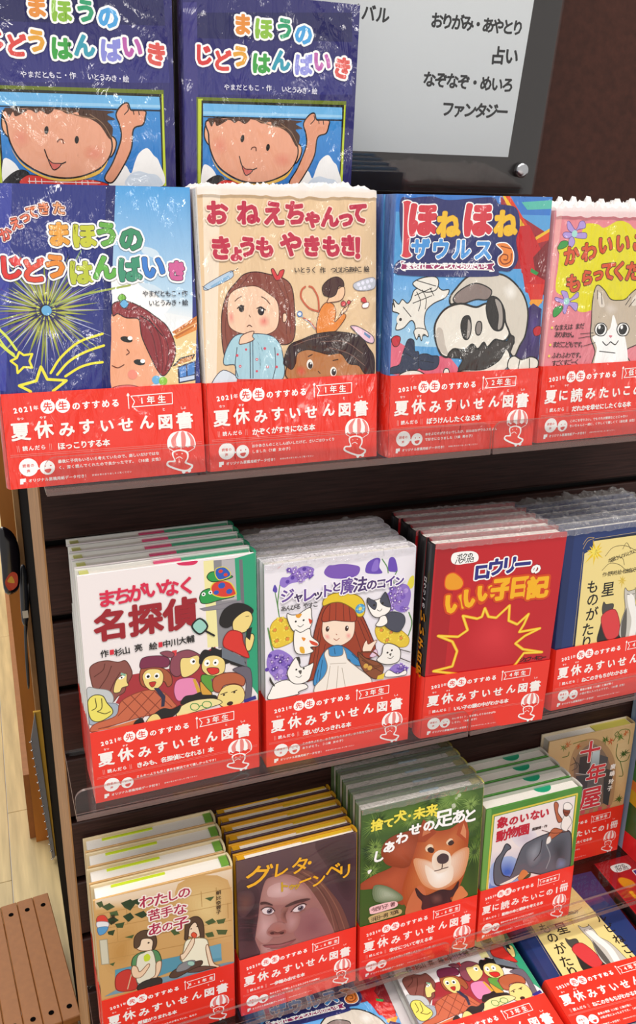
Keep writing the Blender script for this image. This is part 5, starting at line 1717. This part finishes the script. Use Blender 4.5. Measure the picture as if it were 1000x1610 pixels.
# ------------------------------------------------------------------ acrylic shelves
def shelf(x0, x1, k, label):
    z = S75 * k; root = empty('acrylic_shelf', (x0, 0, z)); L_ = x1 - x0; yf = -.1062; t = .004; lh = .030
    m = MB(); m.box((0, yf + .003, 0), (L_, -.0004, t)); m.build('shelf_plate', [M_ACRYL], root)
    # front lip with rounded upper corners
    r = .009; pts = [(0, 0), (L_, 0)] + [(L_ - r + r * math.cos(a), lh - r + r * math.sin(a)) for a in [i * math.pi / 12 for i in range(7)]] + [(r - r * math.cos(a), lh - r + r * math.sin(a)) for a in [math.pi / 2 - i * math.pi / 12 for i in range(7)]]
    n = len(pts); m = MB(); vs = [(x, yf, z_) for x, z_ in pts] + [(x, yf + .0029, z_) for x, z_ in pts]
    m.add(vs, [tuple(range(n)), tuple(range(2 * n - 1, n - 1, -1))]); m.build('front_lip', M_ACRYL, root)
    m = MB(); m.add(vs, [(j, n + j, n + (j + 1) % n, (j + 1) % n) for j in range(1, n)])
    m.box((0, yf - .0002, -.0002), (L_, yf, .0050)); m.box((-.0003, yf + .003, 0), (-.0001, -.0004, t)); m.box((0, yf + .0031, .0041), (L_, yf + .0036, .0046))
    m.build('polished_edge', M_ACRYL_EDGE, root)
    m = MB(); m.box((0.004, -.0003, -.0035), (L_ - .004, .006, .0035)); m.build('wall_tongue', M_ACRYL, root)
    tag(root, label, 'shelf', 'clear acrylic shelves')
    return root
shelf(0.0, .391, 1, 'clear acrylic shelf, top row, under the starry blue and beige books')
shelf(.3935, .785, 1, 'clear acrylic shelf, top row, under the pink kitten book')
shelf(0.0, .391, -3, 'clear acrylic shelf, middle row, under the white detective book')
shelf(.3935, .785, -3, 'clear acrylic shelf, middle row, under the navy cat book')
shelf(0.0, .391, -7, 'clear acrylic shelf, bottom row, under the green dog book')
shelf(.3935, .785, -7, 'clear acrylic shelf, bottom row, under the elephant book')

# ------------------------------------------------------------------ the rows of books
NAME = {'A': 'dark blue book with yellow stars and red haired girl', 'B': 'beige book with a worried girl in pale blue pyjamas',
 'C': 'light blue book with a bone coloured dinosaur skull', 'D': 'pink book with a striped kitten on a yellow cloud',
 'E': 'white detective story book with a crowd of cartoon faces', 'F': 'white book with a red haired girl and cats among flowers',
 'G': 'red story book with a black spine and yellow starburst', 'H': 'navy book with a cream panel showing two cats',
 'I': 'tan brick wall book with two girls sitting', 'J': 'dark purple brown book with a close up face and gold lettering',
 'K': 'green book with a photo of a red and white dog', 'L': 'green bordered book with a grey elephant', 'M': 'beige ornamented book with a dark oval picture'}
SHORT = {'A': 'starry blue book', 'B': 'beige worried girl book', 'C': 'dinosaur skull book', 'D': 'pink kitten book', 'E': 'white detective book',
 'F': 'white flower and cats book', 'G': 'red starburst book', 'H': 'navy cat book', 'I': 'tan brick wall book', 'J': 'dark face book', 'K': 'green dog book', 'L': 'elephant book', 'M': 'beige oval book'}
ROWN = {1: 'top acrylic shelf', -3: 'middle acrylic shelf', -7: 'bottom acrylic shelf'}
COUNT = {'A': 4, 'B': 4, 'C': 4, 'D': 4, 'E': 5, 'F': 5, 'G': 5, 'H': 6, 'I': 4, 'J': 6, 'K': 5, 'L': 4, 'M': 1}
ORD = ['', 'second', 'third', 'fourth', 'fifth', 'sixth']
rr = random.Random(5)
for k, n in COUNT.items():
    S = SPEC[k]; x, y, z, t, yaw = pose(k); row = 1 if k in 'ABCD' else -3 if k in 'EFGH' else -7
    lift = max(0, S['T'] * math.sin(t)) + 0.0004 + (0.0 if t >= 0 else 0)
    # front volume with its full artwork
    fr = make_book(k, S, frame_matrix(x, y, z + lift, t, yaw), NAME[k] + (', front of its stack' if n > 1 else ', against the wall'), group='%s stack' % SHORT[k] if n > 1 else None)
    if n > 1:
        S2 = dict(S); S2['spinetext'] = S.get('spinetext', []) if k == 'G' else []
        proto = None
        for i in range(1, n):
            P = frame_matrix(x + rr.uniform(-.0012, .0012) + (.0015 * i if k in 'EJI' else 0) * 0, y + i * (S['T'] + .0016) / math.cos(t), z + lift, t, yaw)
            lab = '%s, %s from the front of its stack, %s' % (SHORT[k], ORD[i], ROWN[row])
            if proto is None: proto = make_book(k, S2, P, lab, front=False, group='%s stack' % SHORT[k])
            else:
                c = copy_tree(proto); c.matrix_world = P; c['label'] = lab
# spine lettering of the red books behind the front one stays blank: it is hidden by the stack

# two large books standing on the ledge behind the top row
make_book('O', dict(SPEC['O']), frame_matrix(*pose('N')), 'dark blue book with a smiling boy, left one of two on the ledge', group='blue boy books on the ledge')
make_book('O', dict(SPEC['O']), frame_matrix(*pose('O')), 'dark blue book with a smiling boy on the ledge beside the sign', group='blue boy books on the ledge')
# the books lying flat on the sloping base deck
def flatpose(x, s, yaw, h):
    ct, st = math.cos(th), math.sin(th); U0 = Vector((1, 0, 0)); V0 = Vector((0, ct, st)); N = Vector((0, -st, ct))
    U = U0 * math.cos(yaw) + V0 * math.sin(yaw); V = V0 * math.cos(yaw) - U0 * math.sin(yaw); P = Vector((x, 0, cdk)) + V0 * s + N * h; B = -N
    return Matrix(((U.x, B.x, V.x, P.x), (U.y, B.y, V.y, P.y), (U.z, B.z, V.z, P.z), (0, 0, 0, 1)))
for k, (x, s, yaw), nm in (('C', (.1646, -.2504, -.0444), 'light blue dinosaur skull book lying flat'),
                           ('E', (.3329, -.2205, -.0326), 'white cartoon crowd book lying flat'),
                           ('H', (.4942, -.2120, -.0625), 'navy and cream cat book lying flat'),
                           ('G', (.6629, -.2230, -.0163), 'red book with yellow lettering lying flat')):
    S = dict(SPEC[k]); S['wrap'] = None; S['T'] = .0185; S['spinetext'] = []
    make_book(k, S, flatpose(x, s, yaw, .0185), nm + ', top copy')
    make_book(k, S, flatpose(x - (.009 if k == 'E' else .004), s - .003, yaw + .012, -.0030), nm + ', lower copy', front=False)

# green striped book standing side-on at the right end
S = dict(W=.15, H=.235, T=.012, art='P', bh=.05, band=False, front='3c8448', spinecol='9cb8d8', back='3c8448', spine='L')
ART['P'] = '\n'.join(['base 3c8448', 'P 9cb8d8 0,0 190,0 190,2350 0,2350', 'P 7c98c8 60,0 90,0 90,2350 60,2350', 'P 2c6c34 190,300 1500,300 1500,700 190,760', 'P d8b828 190,760 1500,700 1500,1080 190,1100',
  'P e08838 190,960 1500,930 1500,1080 190,1100', 'P 3c8448 190,1100 1500,1080 1500,1350 190,1330', 'P 2c5c30 190,1330 1500,1350 1500,1450 190,1440', 'P a8a898 190,1440 1500,1450 1500,1800 190,1780', 'P d8a838 190,1780 1500,1800 1500,1900 190,1880', 'P e82c30 190,0 1500,0 1500,400 190,300'])
mp = Matrix(((0, 1, 0, .6985), (-1, 0, 0, -.004), (0, 0, 1, -.5205), (0, 0, 0, 1)))
make_book('P', S, mp, 'green striped book with pale blue spine at the bottom shelf end')

# ------------------------------------------------------------------ category sign with acrylic cover
ts = D2R(8); sg = empty('category_sign'); 
tag(sg, 'clear acrylic sign holder with a pale sheet listing book subjects behind the top row', 'sign')
m = MB(); m.box((-.12, .0046, .008), (.273, .0050, .42)); 
m = MB(); m.box((-.10, .0042, -.004), (.293, .0072, .42)); m.build('dark_backing', mat_plain('dark_grey_backing', '1e1918', 0.3, coat=.5), sg)
F = Flat(); draw(F, ART['S'], 1.0)
F.build(sg, M_GLOSS, .0041)
m = MB(); m.box((-.10, .0, -.004), (.293, .0030, .42), bev=.0004); m.build('acrylic_sheet', M_ACRYL, sg)
def disc(name, x, z, r, y0, y1, mat, parent):
    m = MB(); n = 28; prof = [(r * .96, y1), (r, y1 - .0004), (r, y0 + .0015), (r * .86, y0), (r * .5, y0 - .0004), (0.0001, y0 - .0005)]
    vs = [(x + q * math.cos(2 * math.pi * i / n), y, z + q * math.sin(2 * math.pi * i / n)) for q, y in prof for i in range(n)]
    m.add(vs, [(j * n + i, j * n + (i + 1) % n, (j + 1) * n + (i + 1) % n, (j + 1) * n + i) for j in range(len(prof) - 1) for i in range(n)])
    return m.build(name, mat, parent, smooth=True, recalc=True)
disc('standoff_cap', .2715, .0205, .0075, -.006, .0, M_STEEL, sg)
sg.matrix_world = frame_matrix(.25, .088, .3076, -ts, 0)

# ------------------------------------------------------------------ what shows past the left end: fixture behind, slatted step, aisle
fx = empty('neighbour_bookcase', (0, .85, -1.0)); tag(fx, 'orange wooden bookcase end seen past the left edge of the dark slatwall', 'bookcase')
m = MB(); m.box((-.0105, 0, 0), (.0, .018, .95), bev=.001); m.build('front_stile', M_MDF, fx)
m = MB(); m.box((-.036, .02, .0), (-.0107, .034, .95)); m.build('side_board', M_ORANGE, fx)
m = MB(); m.box((-.048, .036, 0), (-.030, 1.4, .16)); m.build('plinth', M_BROWN, fx)
m = MB(); m.box((-.0006, .002, 0), (.3, .04, .95)); m.build('front_panel', M_BLACK, fx)
# hanging goods on it
def blob(name, pts, y, d, col, label, cat, rough=.4, extra=None):
    root = empty(name, (0, y, 0)); m = MB(); p = catmull(pts, True, 4); n = len(p)
    ce = np.mean(p, axis=0); ring = lambda f, yy: [(ce[0] + (q[0] - ce[0]) * f, yy, ce[1] + (q[1] - ce[1]) * f) for q in p]
    vs = ring(.7, -d) + ring(.93, -d * .75) + ring(1, -d * .3) + ring(.97, 0)
    m.add(vs, [tuple(range(n)), tuple(range(4 * n - 1, 3 * n - 1, -1))] + [(j * n + i, j * n + (i + 1) % n, (j + 1) * n + (i + 1) % n, (j + 1) * n + i) for j in range(3) for i in range(n)])
    m.build('body', mat_plain(name + '_skin', col, rough, coat=.4), root, smooth=True, recalc=True)
    if extra: extra(root)
    return tag(root, label, cat)
def flame(root):
    F = Flat(); F.poly(catmull([(-.040, -.362), (-.028, -.345), (-.018, -.35), (-.020, -.372), (-.034, -.380)], True), hexc('d83c1c')); F.poly(catmull([(-.036, -.362), (-.028, -.352), (-.024, -.366)], True), hexc('f0b030'))
    F.build(root, M_GLOSS, -.0085)
blob('glossy_pouch', [(-.040, -.262), (-.020, -.268), (-.010, -.30), (-.012, -.35), (-.020, -.384), (-.042, -.386), (-.043, -.33)], .8, .008, '17131a', 'black glossy pouch with a red and yellow flame print, hanging at far left', 'bag', .2, flame)
def lab(root):
    m = MB(); m.box((-.016, -.0078, -.445), (-.006, -.0074, -.43)); m.build('label_patch', mat_plain('white_patch', 'e8dcc8', .5), root)
blob('boxed_goods', [(-.0125, -.35), (-.001, -.352), (-.0065, -.452), (-.0185, -.452)], .812, .007, '2a2c34', 'narrow dark carton with a white patch beside the black pouch', 'box', .3, lab)
blob('hanging_strap', [(-.001, -.39), (.003, -.392), (-.013, -.50), (-.016, -.596), (-.021, -.596), (-.016, -.48)], .83, .005, '0f0d10', 'long black strap hanging below the small dark carton', 'strap', .5)
# coil-edged notebooks in a row: grey beaded edge beside a yellow strip
nb = empty('coil_notebook', (-.012, .80, -.99)); tag(nb, 'grey coil bound notebook with a yellow back leaning by the wooden stile', 'notebook')
m = MB(); m.add([(-.004, .0, .345), (.010, .0, .345), (.012, 0, .0), (.004, 0, 0), (-.004, .006, .345), (.010, .006, .345), (.012, .006, .0), (.004, .006, 0)], [(0, 3, 2, 1), (4, 5, 6, 7), (0, 1, 5, 4), (1, 2, 6, 5), (2, 3, 7, 6), (3, 0, 4, 7)]); m.build('back_sheet', mat_plain('yellow_card', 'd8a83c', .5), nb)
m = MB(); m.add([(-.014, -.004, .285), (-.001, -.004, .345), (.009, -.004, .0), (.003, -.004, 0), (-.014, -.0005, .285), (-.001, -.0005, .345), (.009, -.0005, .0), (.003, -.0005, 0)], [(0, 3, 2, 1), (4, 5, 6, 7), (0, 1, 5, 4), (1, 2, 6, 5), (2, 3, 7, 6), (3, 0, 4, 7)]); m.build('front_sheet', mat_plain('grey_card', '8c8c90', .4), nb)
for i in range(16):
    f = i / 15; x = -.0145 + (.003 + .0145) * f; z = .285 * (1 - f)
    m = MB(); vs = []; n = 8; r0 = .0022; r1 = .0007
    for a in range(n):
        for b in range(5):
            A = 2 * math.pi * a / n; B = 2 * math.pi * b / 5; vs.append(((r0 + r1 * math.cos(B)) * math.cos(A), -.002 + (r0 + r1 * math.cos(B)) * math.sin(A), r1 * math.sin(B)))
    if i == 0:
        m.add(vs, [(a * 5 + b, ((a + 1) % n) * 5 + b, ((a + 1) % n) * 5 + (b + 1) % 5, a * 5 + (b + 1) % 5) for a in range(n) for b in range(5)])
        ring = m.build('coil_ring', M_STEEL, nb, smooth=True)
    else: o2 = ring.copy(); COL.objects.link(o2); ring0 = o2; o2.parent = nb
    (ring if i == 0 else o2).location = (x, -.004, z)

# slatted step with screw holes
st = empty('slatted_step', (-.026, .596, -.9), (0, 0, D2R(5.4))); tag(st, 'low brown slatted wooden step with black screw holes on the floor, bottom left', 'stool')
W_ = .0275
bm0 = None
for i in range(6):
    if bm0 is None:
        m = MB(); m.box((.0003, -.285, -.012), (W_ - .0003, 0, 0), bev=.0012); bo = m.build('board', M_BROWN, st); bm0 = bo.data
    else: bo = link('board', bm0, [], st)
    bo.location = (-W_ * (i + 1), -.004 * i * 0, 0)
    for yy in (-.028, -.262):
        h = MB(); n = 14; h.add([(.0042 * math.cos(2 * math.pi * j / n), .0042 * math.sin(2 * math.pi * j / n), zz) for zz in (.0001, .0006) for j in range(n)], [tuple(range(n - 1, -1, -1)), tuple(range(n, 2 * n))] + [(j, (j + 1) % n, n + (j + 1) % n, n + j) for j in range(n)])
        ho = h.build('screw_hole', M_BLACK, bo); ho.location = (W_ * .52, yy, 0)
for yy in (-.255, -.05):
    m = MB(); m.box((-.17, yy, -.03), (-.002, yy + .02, -.0125)); m.build('cross_rail', M_BROWN, st)
    for xx in (-.168, -.022): m = MB(); m.box((xx, yy, -.0995), (xx + .02, yy + .02, -.0302)); m.build('leg', M_BROWN, st)
# far across the aisle
fb = empty('far_shelf_unit', (-.5, 4.2, -1.0)); tag(fb, 'distant pale shop shelving across the aisle, a sliver at far left', 'shelving')
m = MB(); m.box((0, .0, 0), (.9, .3, 1.1), bev=.004); m.build('carcass', mat_plain('pale_fixture', 'b8b4a0', .5), fb)
for i, (c_, z_) in enumerate((('d8d4c4', .93), ('5c9c8c', .80), ('d8c068', .68), ('c83c30', .52), ('e8d8c0', .40))):
    m = MB(); m.box((.2, -.03, z_), (.8, -.001, z_ + .1), bev=.002); m.build('display_box', mat_plain('display_%s' % c_, c_, .5), fb)
bpy.context.view_layer.update()
